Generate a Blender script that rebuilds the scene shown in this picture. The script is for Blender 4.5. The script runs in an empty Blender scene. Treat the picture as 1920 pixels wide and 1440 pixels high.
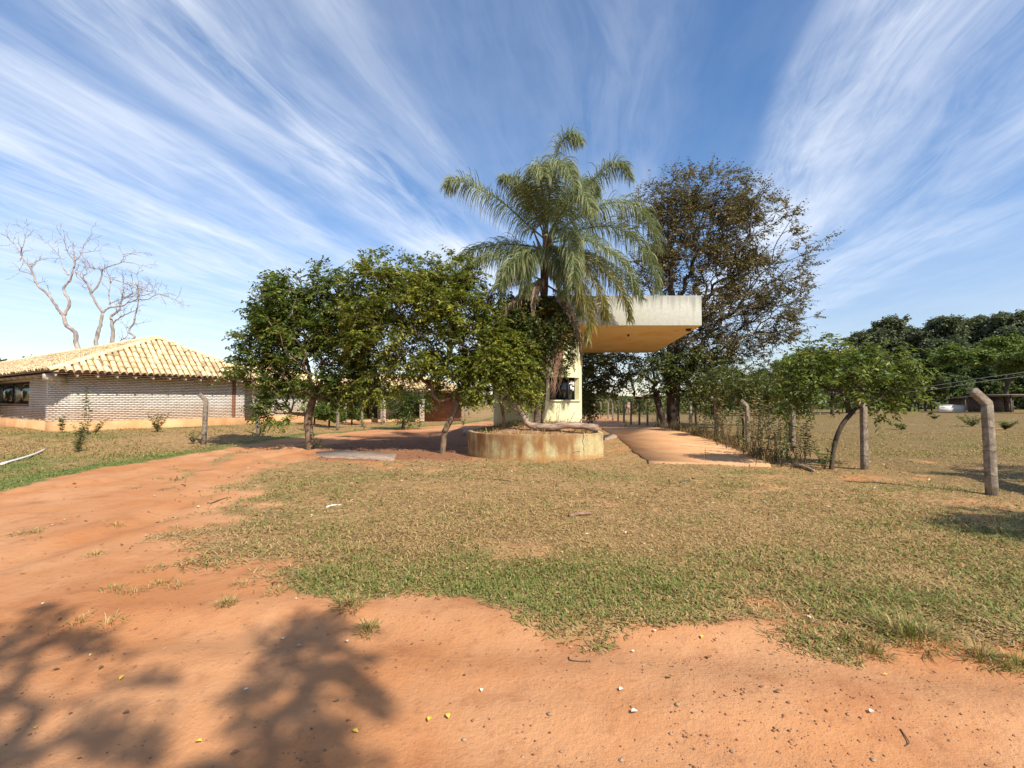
import bpy, math, random
import numpy as np
from mathutils import Vector, Matrix

R = math.radians
C = bpy.context.scene.collection
SC = bpy.context.scene
rng = np.random.default_rng(7)
random.seed(7)

# ------------------------------------------------------------------ camera, sun, sky, exposure
EYE = 1.65
PITCH = math.atan(33 / 900)
cam_d = bpy.data.cameras.new('camera')
cam_d.sensor_width = 36.0
cam_d.lens = 36.0 * 900 / 1920
cam_d.clip_start = 0.05
cam_d.clip_end = 6000
cam = bpy.data.objects.new('camera', cam_d)
C.objects.link(cam)
cam.location = (0, 0, EYE)
cam.rotation_euler = (R(90) + PITCH, 0, 0)
SC.camera = cam

SUN_EL = R(43)
SUN_H = np.array([0.64, -0.77])
SUN_H = SUN_H / np.linalg.norm(SUN_H)
COT = 1 / math.tan(SUN_EL)
sun_dir = Vector((SUN_H[0] * math.cos(SUN_EL), SUN_H[1] * math.cos(SUN_EL), math.sin(SUN_EL)))
sun_l = bpy.data.lights.new('sun', 'SUN')
sun_l.energy = 5.0
sun_l.angle = R(0.53)
sun_l.color = (1.0, 0.93, 0.81)
sun = bpy.data.objects.new('sun', sun_l)
C.objects.link(sun)
sun.rotation_euler = sun_dir.to_track_quat('Z', 'Y').to_euler()

SC.view_settings.view_transform = 'Standard'
SC.view_settings.look = 'None'
SC.view_settings.gamma = 1
SC.view_settings.use_curve_mapping = False
SC.view_settings.exposure = 0.50
SC.cycles.max_bounces = 6
SC.cycles.diffuse_bounces = 3
SC.cycles.transparent_max_bounces = 4
SC.cycles.caustics_reflective = False
SC.cycles.caustics_refractive = False

world = bpy.data.worlds.new('World')
SC.world = world
world.use_nodes = True
wn = world.node_tree
wn.nodes.clear()


class NT:
    """short node-tree writer"""
    def __init__(s, tree):
        s.t = tree

    def n(s, kind, ins=None, **props):
        nd = s.t.nodes.new(kind)
        for k, v in props.items():
            setattr(nd, k, v)
        for k, v in (ins or {}).items():
            s.put(nd, k, v)
        return nd

    def put(s, nd, k, v):
        sock = nd.inputs[k]
        if isinstance(v, bpy.types.NodeSocket):
            s.t.links.new(v, sock)
        elif isinstance(v, bpy.types.Node):
            s.t.links.new(v.outputs[0], sock)
        else:
            sock.default_value = v

    def math(s, op, a, b=None, c=None, clamp=False):
        nd = s.t.nodes.new('ShaderNodeMath')
        nd.operation = op
        nd.use_clamp = clamp
        for i, v in enumerate((a, b, c)):
            if v is not None:
                s.put(nd, i, v)
        return nd.outputs[0]

    def noise(s, vec, scale, detail=4, rough=0.55, dist=0.0, lac=2.0):
        nd = s.n('ShaderNodeTexNoise', {'Scale': scale, 'Detail': detail, 'Roughness': rough, 'Distortion': dist, 'Lacunarity': lac})
        if vec is not None:
            s.put(nd, 'Vector', vec)
        return nd.outputs['Fac']

    def ramp(s, fac, stops, interp='LINEAR'):
        nd = s.n('ShaderNodeValToRGB')
        cr = nd.color_ramp
        cr.interpolation = interp
        while len(cr.elements) > 1:
            cr.elements.remove(cr.elements[-1])
        first = True
        for p, col in stops:
            if isinstance(col, (int, float)):
                col = (col, col, col)
            e = cr.elements[0] if first else cr.elements.new(p)
            e.position = p
            e.color = (*col[:3], 1)
            first = False
        s.put(nd, 'Fac', fac)
        return nd.outputs['Color']

    def mix(s, fac, a, b, mode='MIX'):
        nd = s.n('ShaderNodeMix', data_type='RGBA', blend_type=mode)
        s.put(nd, 0, fac)
        for i, v in ((6, a), (7, b)):
            if isinstance(v, (tuple, list)):
                v = (*v[:3], 1)
            s.put(nd, i, v)
        return nd.outputs[2]

    def maprange(s, v, a, b, c=0.0, d=1.0, smooth=True):
        nd = s.n('ShaderNodeMapRange', {0: v, 1: a, 2: b, 3: c, 4: d})
        nd.interpolation_type = 'SMOOTHSTEP' if smooth else 'LINEAR'
        return nd.outputs[0]

    def vec(s, x, y, z=0.0):
        return s.n('ShaderNodeCombineXYZ', {0: x, 1: y, 2: z}).outputs[0]


W = NT(wn)
sky = W.n('ShaderNodeTexSky', sky_type='NISHITA', sun_disc=False)
sky.sun_elevation = SUN_EL
sky.sun_rotation = math.atan2(SUN_H[0], SUN_H[1])
sky.altitude = 400
sky.air_density = 1.0
sky.dust_density = 0.3
sky.ozone_density = 1.6
tc = W.n('ShaderNodeTexCoord')
sp = W.n('ShaderNodeSeparateXYZ', {0: tc.outputs['Generated']})
X, Y, Z = sp.outputs
zc = W.math('MAXIMUM', Z, 0.03)
zc = W.math('ADD', zc, 0.015)
TH = math.atan(235 / 900)
lat = W.math('SUBTRACT', W.math('MULTIPLY', X, math.cos(TH)), W.math('MULTIPLY', Y, math.sin(TH)))
lon = W.math('ADD', W.math('MULTIPLY', X, math.sin(TH)), W.math('MULTIPLY', Y, math.cos(TH)))
w0 = W.math('DIVIDE', lat, zc)
u0 = W.math('DIVIDE', lon, zc)
# gentle bending of the streaks
warp = W.noise(W.vec(W.math('MULTIPLY', w0, 0.9), W.math('MULTIPLY', u0, 0.55), 3.1), 1.0, 3, 0.5)
w = W.math('ADD', w0, W.math('MULTIPLY', W.math('SUBTRACT', warp, 0.5), 0.36))
prof = [(-4.2, .50), (-3.4, .52), (-2.8, .66), (-2.4, .80), (-2.0, .46), (-1.7, .60), (-1.5, .22), (-1.3, .64), (-1.07, .86),
        (-.92, .46), (-.8, .28), (-.7, .46), (-.6, .16), (-.35, .14), (-.1, .26), (.05, .24), (.2, .05), (.40, .03), (.52, .62),
        (.66, .86), (.82, .66), (.98, .40), (1.3, .44), (1.7, .36), (2.1, .12), (3.2, .05)]
cov = W.ramp(W.math('DIVIDE', W.math('ADD', w, 4.3), 8.0, clamp=True), [((p + 4.3) / 8.0, v) for p, v in prof], 'EASE')
s1 = W.noise(W.vec(W.math('MULTIPLY', w, 2.6), W.math('MULTIPLY', u0, 0.55), 0.0), 1.0, 5, 0.52, 0.45)
s2 = W.noise(W.vec(W.math('MULTIPLY', w, 13.0), W.math('MULTIPLY', u0, 2.1), 7.0), 1.0, 8, 0.66, 0.9)
s3 = W.noise(W.vec(W.math('MULTIPLY', w, 1.7), W.math('MULTIPLY', u0, 1.1), 12.0), 1.0, 6, 0.55, 0.6)
streak = W.math('ADD', W.math('MULTIPLY', W.maprange(s1, .30, .70), 0.50), W.math('MULTIPLY', W.maprange(s2, .32, .70), 0.30))
streak = W.math('ADD', streak, W.math('MULTIPLY', W.maprange(s3, .38, .68), 0.34))
al = W.math('MULTIPLY', cov, streak)
veil = W.math('MULTIPLY', W.maprange(W.noise(W.vec(w, W.math('MULTIPLY', u0, .5), 20.0), 1.0, 5, 0.6), .30, .75), 0.13)
al = W.math('ADD', al, veil)
al = W.math('MULTIPLY', al, W.maprange(Z, 0.0, 0.20, 0.20, 1.0))
al = W.math('MINIMUM', W.math('MULTIPLY', al, 0.92), 0.9)
hs = W.n('ShaderNodeHueSaturation', {'Saturation': W.maprange(Z, 0.0, 0.45, 0.95, 1.28), 'Value': W.maprange(Z, 0.0, 0.30, 0.74, 1.0), 'Color': sky.outputs[0]})
SKY_STRENGTH = 0.122
tinted = W.mix(1.0, hs.outputs[0], (1.12, 1.05, 1.07), 'MULTIPLY')
skycol = W.mix(al, tinted, (6.3, 6.6, 7.1))
bg = W.n('ShaderNodeBackground', {'Color': skycol, 'Strength': SKY_STRENGTH})
wo = W.n('ShaderNodeOutputWorld', {0: bg.outputs[0]})

# ------------------------------------------------------------------ geometry helpers
CP, SP_ = math.cos(PITCH), math.sin(PITCH)


def ray(px, py):
    a = (px - 960) / 900.0
    u = (720 - py) / 900.0
    return np.array([a, CP - SP_ * u, SP_ + CP * u])


def P(px, py, Yd):
    """the world point on the vertical plane y = Yd seen at a pixel of the 1920 x 1440 photograph"""
    r = ray(px, py)
    return np.array([0, 0, EYE]) + r * (Yd / r[1])


RT = rng.random((256, 256))


def vnoise(x, y, seed=0):
    x = np.asarray(x, float) + seed * 17.31
    y = np.asarray(y, float) + seed * 9.77
    xi, yi = np.floor(x).astype(int), np.floor(y).astype(int)
    fx, fy = x - xi, y - yi
    fx, fy = fx * fx * (3 - 2 * fx), fy * fy * (3 - 2 * fy)
    g = lambda i, j: RT[i % 256, j % 256]
    return (g(xi, yi) * (1 - fx) + g(xi + 1, yi) * fx) * (1 - fy) + (g(xi, yi + 1) * (1 - fx) + g(xi + 1, yi + 1) * fx) * fy


def fbm(x, y, seed=0, oct=4):
    t, a, s = 0, 0.5, 0
    for o in range(oct):
        t = t + a * vnoise(x * 2 ** o, y * 2 ** o, seed + o * 3)
        s += a
        a *= 0.5
    return t / s


def sstep(a, b, x):
    t = np.clip((x - a) / (b - a), 0, 1)
    return t * t * (3 - 2 * t)


TRACKS = [[(-13.0, 6.6), (-9.6, 7.9), (-8.3, 10.2), (-9.6, 15.2), (-8.0, 19.2)], [(-8.0, 3.2), (-5.2, 4.6), (-5.0, 6.6), (-5.6, 9.0), (-7.3, 13.0), (-7.0, 16.6)],
          [(-9.0, 1.6), (-3.0, 2.35), (3.0, 2.2), (12.0, 1.3)], [(-9, 2.9), (-2.0, 3.5), (1.0, 3.25), (5.0, 2.85), (14.0, 2.2)]]


def ground_h(x, y):
    x = np.asarray(x, float)
    y = np.asarray(y, float)
    h = 0.30 * sstep(-8.5, -15, x + 0.15 * (y - 20)) * sstep(15, 21, y) * sstep(-60, -40, x)
    near = np.clip(1 - (np.hypot(x, y) - 30) / 30, 0, 1)
    h = h + near * ((fbm(x * 0.55, y * 0.55, 1, 3) - 0.5) * 0.09 + (fbm(x * 2.3, y * 2.3, 5, 3) - 0.5) * 0.045)
    for tr_ in TRACKS:
        d_ = np.full(np.shape(x), 1e9)
        for (ax_, ay_), (bx_, by_) in zip(tr_[:-1], tr_[1:]):
            ex_, ey_ = bx_ - ax_, by_ - ay_
            t_ = np.clip(((x - ax_) * ex_ + (y - ay_) * ey_) / (ex_ * ex_ + ey_ * ey_), 0, 1)
            d_ = np.minimum(d_, np.hypot(x - ax_ - t_ * ex_, y - ay_ - t_ * ey_))
        h = h - .035 * np.exp(-(d_ / .22) ** 2) + .018 * np.exp(-((d_ - .38) / .14) ** 2)
    # far slope towards the wooded ridge
    h = h + 7.0 * sstep(110, 260, y) * sstep(30, 160, x)
    return h


def G(px, py):
    """ground point under a pixel"""
    r = ray(px, py)
    z = 0.0
    for _ in range(12):
        t = (z - EYE) / r[2]
        q = r * t
        z = float(ground_h(q[0], q[1]))
    return np.array([q[0], q[1], z])


def on_ground(x, y, dz=0.0):
    return np.array([x, y, float(ground_h(x, y)) + dz])


class MB:
    """collects vertices and faces, then links ONE mesh object"""
    def __init__(s):
        s.v, s.f, s.n, s.t, s.m = [], [], [], [], []
        s.nv = 0

    def add(s, v, faces, tone=0.5):
        v = np.asarray(v, float).reshape(-1, 3)
        if isinstance(faces, np.ndarray):
            s.f.append((faces + s.nv).ravel())
            s.n.append(np.full(len(faces), faces.shape[1]))
        else:
            for f in faces:
                s.f.append(np.asarray(f) + s.nv)
                s.n.append(np.array([len(f)]))
        s.v.append(v)
        t = np.asarray(tone, float)
        s.t.append(np.full(len(v), float(t)) if t.ndim == 0 else t)
        s.nv += len(v)
        return s

    def mesh(s, name, mat, smooth=False):
        me = bpy.data.meshes.new(name)
        v = np.concatenate(s.v) if s.v else np.zeros((0, 3))
        f = np.concatenate(s.f).astype(np.int32)
        n = np.concatenate(s.n).astype(np.int32)
        me.vertices.add(len(v))
        me.vertices.foreach_set('co', v.astype(np.float32).ravel())
        me.loops.add(len(f))
        me.loops.foreach_set('vertex_index', f)
        me.polygons.add(len(n))
        st = np.concatenate([[0], np.cumsum(n)[:-1]]).astype(np.int32)
        me.polygons.foreach_set('loop_start', st)
        me.polygons.foreach_set('loop_total', n)
        if smooth:
            me.polygons.foreach_set('use_smooth', np.ones(len(n), bool))
        at = me.attributes.new('tone', 'FLOAT', 'POINT')
        at.data.foreach_set('value', np.concatenate(s.t).astype(np.float32))
        me.update(calc_edges=True)
        me.validate()
        if mat is not None:
            me.materials.append(mat)
        return me

    def build(s, name, mat, parent=None, smooth=False, kind=None):
        o = bpy.data.objects.new(name, s.mesh(name, mat, smooth))
        C.objects.link(o)
        if parent is not None:
            put_under(o, parent)
        if kind:
            o['kind'] = kind
        return o


WORLD_M = {}


def put_under(o, parent):
    o.parent = parent
    if parent.type == 'EMPTY':
        o.matrix_parent_inverse = Matrix.Translation(parent.location).inverted()
    else:
        top = parent
        while top.parent is not None:
            top = top.parent
        if top.type == 'EMPTY':
            o.matrix_parent_inverse = Matrix.Identity(4)


def tag(o, label, cat, group=None, kind=None):
    if label:
        o['label'] = label
    if cat:
        o['category'] = cat
    if group:
        o['group'] = group
    if kind:
        o['kind'] = kind
    return o


def thing(name, label, cat, loc=(0, 0, 0), group=None):
    o = bpy.data.objects.new(name, None)
    o.empty_display_size = 0.3
    C.objects.link(o)
    o.location = Vector([float(c) for c in loc])
    return tag(o, label, cat, group)


def copy_tree(o, parent=None):
    c = o.copy()
    C.objects.link(c)
    if parent is not None:
        c.parent = parent
    for ch in [k for k in list(C.objects) if k.parent == o]:
        copy_tree(ch, c)
    return c


BOXF = np.array([[0, 3, 2, 1], [4, 5, 6, 7], [0, 1, 5, 4], [1, 2, 6, 5], [2, 3, 7, 6], [3, 0, 4, 7]])


def box_v(lo, hi):
    x0, y0, z0 = lo
    x1, y1, z1 = hi
    return np.array([[x0, y0, z0], [x1, y0, z0], [x1, y1, z0], [x0, y1, z0], [x0, y0, z1], [x1, y0, z1], [x1, y1, z1], [x0, y1, z1]])


def frame_box(mb, o, ex, ey, lo, hi, tone=0.5):
    """box in a local frame (origin o, horizontal axes ex, ey)"""
    v = box_v(lo, hi)
    w_ = np.asarray(o) + v[:, :1] * np.array([ex[0], ex[1], 0]) + v[:, 1:2] * np.array([ey[0], ey[1], 0]) + v[:, 2:] * np.array([0, 0, 1.0])
    mb.add(w_, BOXF, tone)


def tube(mb, pts, radii, sides=6, tone=0.5, cap=True, rough=0.0):
    pts = np.asarray(pts, float)
    n = len(pts)
    radii = np.broadcast_to(np.asarray(radii, float), (n,))
    d = np.gradient(pts, axis=0)
    d /= np.linalg.norm(d, axis=1, keepdims=True) + 1e-9
    ref = np.array([0.3, 0.9, 0.1]) if abs(d[0][2]) > 0.8 else np.array([0, 0, 1.0])
    a = np.cross(d, ref)
    a /= np.linalg.norm(a, axis=1, keepdims=True) + 1e-9
    b = np.cross(d, a)
    th = np.linspace(0, 2 * np.pi, sides, endpoint=False)
    rr = radii[:, None] * (1 + (rough * (rng.random((n, sides)) - 0.5) if rough else 0))
    v = pts[:, None, :] + rr[..., None] * (np.cos(th)[None, :, None] * a[:, None, :] + np.sin(th)[None, :, None] * b[:, None, :])
    i = np.arange(n - 1)[:, None] * sides
    j = np.arange(sides)[None, :]
    k = (j + 1) % sides
    q = np.stack([i + j, i + k, i + sides + k, i + sides + j], -1).reshape(-1, 4)
    mb.add(v.reshape(-1, 3), q, tone)
    if cap:
        last = (n - 1) * sides
        mb.f.append(np.arange(sides) + mb.nv - n * sides + last)
        mb.n.append(np.array([sides]))
        mb.f.append(np.arange(sides)[::-1] + mb.nv - n * sides)
        mb.n.append(np.array([sides]))


def catmull(pts, n):
    p = np.asarray(pts, float)
    p = np.vstack([2 * p[0] - p[1], p, 2 * p[-1] - p[-2]])
    m = len(p) - 3
    out = []
    for t in np.linspace(0, m - 1e-6, n):
        i = int(t)
        f = t - i
        a, b, c, d = p[i:i + 4]
        out.append(0.5 * (2 * b + (c - a) * f + (2 * a - 5 * b + 4 * c - d) * f * f + (3 * b - a - 3 * c + d) * f ** 3))
    return np.array(out)


def norm(v):
    return v / (np.linalg.norm(v, axis=-1, keepdims=True) + 1e-9)


def leaf_add(mb, base, d, L, Wd, tone, fold=0.18, hint=None):
    """folded diamond leaves: two triangles each"""
    n = len(base)
    if hint is None:
        hint = np.array([0, 0, 1.0]) + rng.normal(0, 0.55, (n, 3))
    side = norm(np.cross(d, hint))
    up = norm(np.cross(side, d))
    L = np.broadcast_to(np.asarray(L, float), (n,))[:, None]
    Wd = np.broadcast_to(np.asarray(Wd, float), (n,))[:, None]
    mid = base + d * L * 0.45 + up * Wd * fold
    v = np.stack([base, mid + side * Wd * 0.5, base + d * L - up * L * 0.08, mid - side * Wd * 0.5], 1).reshape(-1, 3)
    i = np.arange(n)[:, None] * 4
    f = np.concatenate([i + np.array([[0, 1, 2]]), i + np.array([[0, 2, 3]])])
    mb.add(v, f, np.repeat(np.broadcast_to(tone, (n,)), 4))


# ------------------------------------------------------------------ materials
def new_mat(name):
    m = bpy.data.materials.new(name)
    m.use_nodes = True
    m.node_tree.nodes.clear()
    return m, NT(m.node_tree)


def finish(m, T, bsdf, disp=None):
    T.n('ShaderNodeOutputMaterial', {0: bsdf})
    return m


def bump(T, h, strength=0.5, dist=0.02):
    return T.n('ShaderNodeBump', {'Height': h, 'Strength': strength, 'Distance': dist}).outputs[0]


def objco(T):
    return T.n('ShaderNodeNewGeometry').outputs['Position']


def leaf_mat(name, stops, transl=0.30, rough=0.42, spec=0.35):
    m, T = new_mat(name)
    tone = T.n('ShaderNodeAttribute', attribute_name='tone').outputs['Fac']
    pos = objco(T)
    nz = T.noise(pos, 0.9, 3, 0.6)
    fac = T.math('ADD', tone, T.math('MULTIPLY', T.math('SUBTRACT', nz, 0.5), 0.35), clamp=True)
    col = T.ramp(fac, stops)
    pb = T.n('ShaderNodeBsdfPrincipled', {'Base Color': col, 'Roughness': rough, 'Specular IOR Level': spec})
    tcol = T.mix(0.5, col, (0.22, 0.30, 0.03), 'MIX')
    tr = T.n('ShaderNodeBsdfTranslucent', {'Color': tcol})
    mx = T.n('ShaderNodeMixShader', {0: transl, 1: pb.outputs[0], 2: tr.outputs[0]})
    return finish(m, T, mx.outputs[0])


def simple_mat(name, c1, c2, scale=6.0, rough=0.85, bumps=0.4, bdist=0.01, detail=6, stretch=(1, 1, 1), tone_amt=0.0, spec=0.3):
    m, T = new_mat(name)
    pos = T.n('ShaderNodeVectorMath', {0: objco(T), 1: stretch}, operation='MULTIPLY').outputs[0]
    nz = T.noise(pos, scale, detail, 0.62)
    fac = T.maprange(nz, 0.3, 0.7)
    col = T.mix(fac, c1, c2)
    if tone_amt:
        tone = T.n('ShaderNodeAttribute', attribute_name='tone').outputs['Fac']
        k = T.math('ADD', T.math('MULTIPLY', T.math('SUBTRACT', tone, 0.5), tone_amt), 1.0)
        col = T.mix(1.0, col, T.n('ShaderNodeCombineColor', {0: k, 1: k, 2: k}).outputs[0], 'MULTIPLY')
    nr = bump(T, T.noise(pos, scale * 3, 5, 0.6), bumps, bdist)
    pb = T.n('ShaderNodeBsdfPrincipled', {'Base Color': col, 'Roughness': rough, 'Normal': nr, 'Specular IOR Level': spec})
    return finish(m, T, pb.outputs[0])


M = {}
M['leaf_dark'] = leaf_mat('leaf_dark', [(0, (.026, .054, .012)), (.45, (.090, .140, .024)), (.75, (.185, .215, .036)), (1, (.36, .32, .06))], .35)
M['leaf_yellow'] = leaf_mat('leaf_yellow', [(0, (.038, .068, .012)), (.4, (.14, .175, .026)), (.75, (.28, .285, .040)), (1, (.44, .37, .058))], .36)
M['leaf_brown'] = leaf_mat('leaf_brown', [(0, (.052, .042, .022)), (.35, (.118, .086, .042)), (.65, (.195, .135, .060)), (.8, (.25, .175, .065)), (.9, (.12, .12, .035)), (1, (.10, .12, .03))], .22, .5)
M['leaf_under'] = leaf_mat('leaf_under', [(0, (.034, .050, .016)), (.5, (.085, .108, .026)), (.8, (.15, .14, .034)), (1, (.21, .14, .05))], .22)
M['leaf_far'] = leaf_mat('leaf_far', [(0, (.045, .072, .026)), (.5, (.105, .142, .046)), (1, (.20, .22, .06))], .20, .6)
M['leaf_far_blue'] = leaf_mat('leaf_far_blue', [(0, (.050, .068, .042)), (.5, (.110, .132, .074)), (1, (.19, .20, .105))], .15, .6)
M['leaf_far_gold'] = leaf_mat('leaf_far_gold', [(0, (.060, .070, .018)), (.5, (.115, .115, .026)), (1, (.19, .15, .04))], .20, .6)
M['leaf_far_lime'] = leaf_mat('leaf_far_lime', [(0, (.060, .095, .020)), (.5, (.125, .180, .034)), (1, (.22, .26, .05))], .25, .6)
M['leaf_vine'] = leaf_mat('leaf_vine', [(0, (.030, .050, .014)), (.5, (.070, .100, .020)), (.74, (.13, .12, .025)), (.84, (.36, .11, .025)), (1, (.45, .09, .02))], .28)
M['palm_green'] = leaf_mat('palm_green', [(0, (.105, .135, .060)), (.5, (.205, .240, .105)), (.8, (.31, .32, .14)), (1, (.44, .40, .16))], .34, .5, .35)
M['palm_gold'] = leaf_mat('palm_gold', [(0, (.13, .135, .036)), (.5, (.26, .225, .055)), (1, (.42, .30, .09))], .25, .4, .4)
M['palm_dead'] = leaf_mat('palm_dead', [(0, (.16, .115, .08)), (.5, (.30, .225, .155)), (1, (.45, .35, .24))], .10, .7, .1)
M['weed'] = leaf_mat('weed', [(0, (.045, .068, .018)), (.5, (.105, .135, .032)), (.8, (.18, .165, .045)), (1, (.24, .16, .07))], .25)
M['dry_weed'] = leaf_mat('dry_weed', [(0, (.10, .075, .035)), (.5, (.19, .13, .06)), (1, (.30, .20, .10))], .12, .7, .1)
M['grass'] = leaf_mat('grass', [(0, (.24, .145, .06)), (.12, (.37, .225, .095)), (.26, (.54, .365, .165)), (.45, (.40, .275, .105)), (.6, (.24, .23, .06)), (.78, (.185, .205, .050)), (1, (.125, .165, .036))], .22, .6, .2)
M['litter'] = leaf_mat('litter', [(0, (.10, .045, .022)), (.4, (.20, .10, .05)), (.7, (.34, .21, .11)), (1, (.52, .40, .25))], .05, .8, .1)
M['bark_pale'] = simple_mat('bark_pale', (.20, .150, .095), (.36, .29, .20), 9, .9, .7, .02, stretch=(1, 1, .35))
M['bark_brown'] = simple_mat('bark_brown', (.105, .068, .042), (.24, .165, .105), 9, .9, .7, .02, stretch=(1, 1, .35))
M['bark_dark'] = simple_mat('bark_dark', (.028, .020, .016), (.105, .075, .055), 7, .9, .8, .03, stretch=(1, 1, .3))
M['bark_dead'] = simple_mat('bark_dead', (.19, .155, .135), (.42, .36, .31), 3.5, .85, .6, .03, stretch=(1, 1, .4))
M['palm_trunk'] = simple_mat('palm_trunk', (.075, .052, .038), (.25, .18, .125), 10, .9, .8, .02, stretch=(.6, .6, 2.2))
M['twig'] = simple_mat('twig', (.06, .045, .03), (.13, .10, .065), 20, .9, .2)
M['driftwood'] = simple_mat('driftwood', (.16, .10, .07), (.42, .30, .22), 7, .85, .9, .02, stretch=(.5, 2, 2))
M['root'] = simple_mat('root', (.17, .09, .055), (.33, .2, .13), 18, .9, .5, .01, stretch=(1, 1, .3))
M['post'] = simple_mat('post', (.15, .115, .085), (.31, .255, .195), 11, .92, .8, .01, spec=.15)
M['wood_post'] = simple_mat('wood_post', (.17, .135, .10), (.40, .33, .25), 14, .95, .8, .01, stretch=(1, 1, .12))
M['wire'] = simple_mat('wire', (.07, .05, .045), (.14, .11, .10), 40, .6, 0.0)
M['power_wire'] = simple_mat('power_wire', (.30, .30, .30), (.38, .38, .38), 10, .5, 0.0)
M['slab_conc'] = simple_mat('slab_conc', (.22, .15, .105), (.37, .28, .21), 5, .95, .7, .015)
def tile_mat():
    m, T = new_mat('tile')
    pos = objco(T)
    tone = T.n('ShaderNodeAttribute', attribute_name='tone').outputs['Fac']
    n = T.noise(pos, 4.0, 6, .62)
    col = T.mix(T.maprange(n, .3, .7), (.60, .42, .225), (.72, .55, .33))
    k = T.math('ADD', T.math('MULTIPLY', T.math('SUBTRACT', tone, .5), 1.0), 1.0)
    col = T.mix(1.0, col, T.n('ShaderNodeCombineColor', {0: k, 1: k, 2: k}).outputs[0], 'MULTIPLY')
    st = T.noise(pos, 1.3, 6, .7)
    col = T.mix(T.math('MULTIPLY', T.maprange(st, .50, .68), .55), col, (.20, .135, .085))
    st2 = T.noise(pos, 11.0, 4, .7)
    col = T.mix(T.math('MULTIPLY', T.maprange(st2, .58, .72), .5), col, (.15, .11, .08))
    pb = T.n('ShaderNodeBsdfPrincipled', {'Base Color': col, 'Roughness': .88, 'Normal': bump(T, n, .4, .01), 'Specular IOR Level': .25})
    return finish(m, T, pb.outputs[0])


M['tile'] = tile_mat()
M['tile_ridge'] = simple_mat('tile_ridge', (.56, .42, .25), (.68, .53, .34), 3.0, .85, .4, .01, tone_amt=.6)
M['tile_bed'] = simple_mat('tile_bed', (.24, .15, .08), (.42, .28, .15), 5, .95, .5)
M['timber'] = simple_mat('timber', (.06, .035, .025), (.11, .065, .04), 8, .8, .4)
M['rafter_tail'] = simple_mat('rafter_tail', (.46, .40, .33), (.60, .53, .44), 9, .8, .3)
M['quoin'] = simple_mat('quoin', (.20, .085, .05), (.30, .14, .085), 9, .9, .6)
M['dark_room'] = simple_mat('dark_room', (.018, .014, .012), (.03, .025, .02), 3, .95, 0.0)
M['iron'] = simple_mat('iron', (.025, .02, .02), (.05, .04, .035), 10, .6, .1)
M['paper'] = simple_mat('paper', (.75, .75, .74), (.82, .82, .80), 5, .8, 0.0)
M['pale_wall'] = simple_mat('pale_wall', (.58, .56, .52), (.74, .72, .67), 2, .9, .2)
M['shed_roof'] = simple_mat('shed_roof', (.22, .20, .185), (.33, .31, .28), 3, .8, .2)
M['shed_wood'] = simple_mat('shed_wood', (.06, .045, .035), (.14, .105, .08), 4, .9, .4)
M['stone'] = simple_mat('stone', (.24, .15, .09), (.42, .30, .20), 25, .9, .6, .01)
M['clod'] = simple_mat('clod', (.20, .095, .05), (.36, .19, .10), 25, .95, .6, .01, tone_amt=.9)
M['leaf_fallen_yellow'] = simple_mat('leaf_fallen_yellow', (.62, .42, .03), (.75, .56, .08), 30, .6, .2)
M['leaf_fallen_pale'] = simple_mat('leaf_fallen_pale', (.66, .58, .42), (.80, .74, .60), 30, .7, .2)
M['white_pole'] = simple_mat('white_pole', (.62, .58, .52), (.78, .75, .70), 8, .7, .2)
M['cow_tan'] = simple_mat('cow_tan', (.30, .17, .11), (.40, .25, .17), 3, .85, .1)
M['cow_dark'] = simple_mat('cow_dark', (.035, .024, .018), (.06, .04, .03), 3, .85, .1)
M['flower'] = simple_mat('flower', (.42, .22, .03), (.60, .36, .05), 20, .7, .3)
M['fixture'] = simple_mat('fixture', (.03, .025, .02), (.06, .05, .04), 10, .5, .1)


def glass_mat():
    m, T = new_mat('window_glass')
    pb = T.n('ShaderNodeBsdfPrincipled', {'Base Color': (.012, .014, .016, 1), 'Roughness': .06, 'Specular IOR Level': .6})
    return finish(m, T, pb.outputs[0])


M['glass'] = glass_mat()


def mirror_mat():
    m, T = new_mat('mirror_like_glass')
    pb = T.n('ShaderNodeBsdfPrincipled', {'Base Color': (.24, .26, .22, 1), 'Roughness': .12, 'Metallic': .9})  # plain pane made metallic so the house window mirrors the added bushes
    return finish(m, T, pb.outputs[0])


M['mirror_glass'] = mirror_mat()


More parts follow.
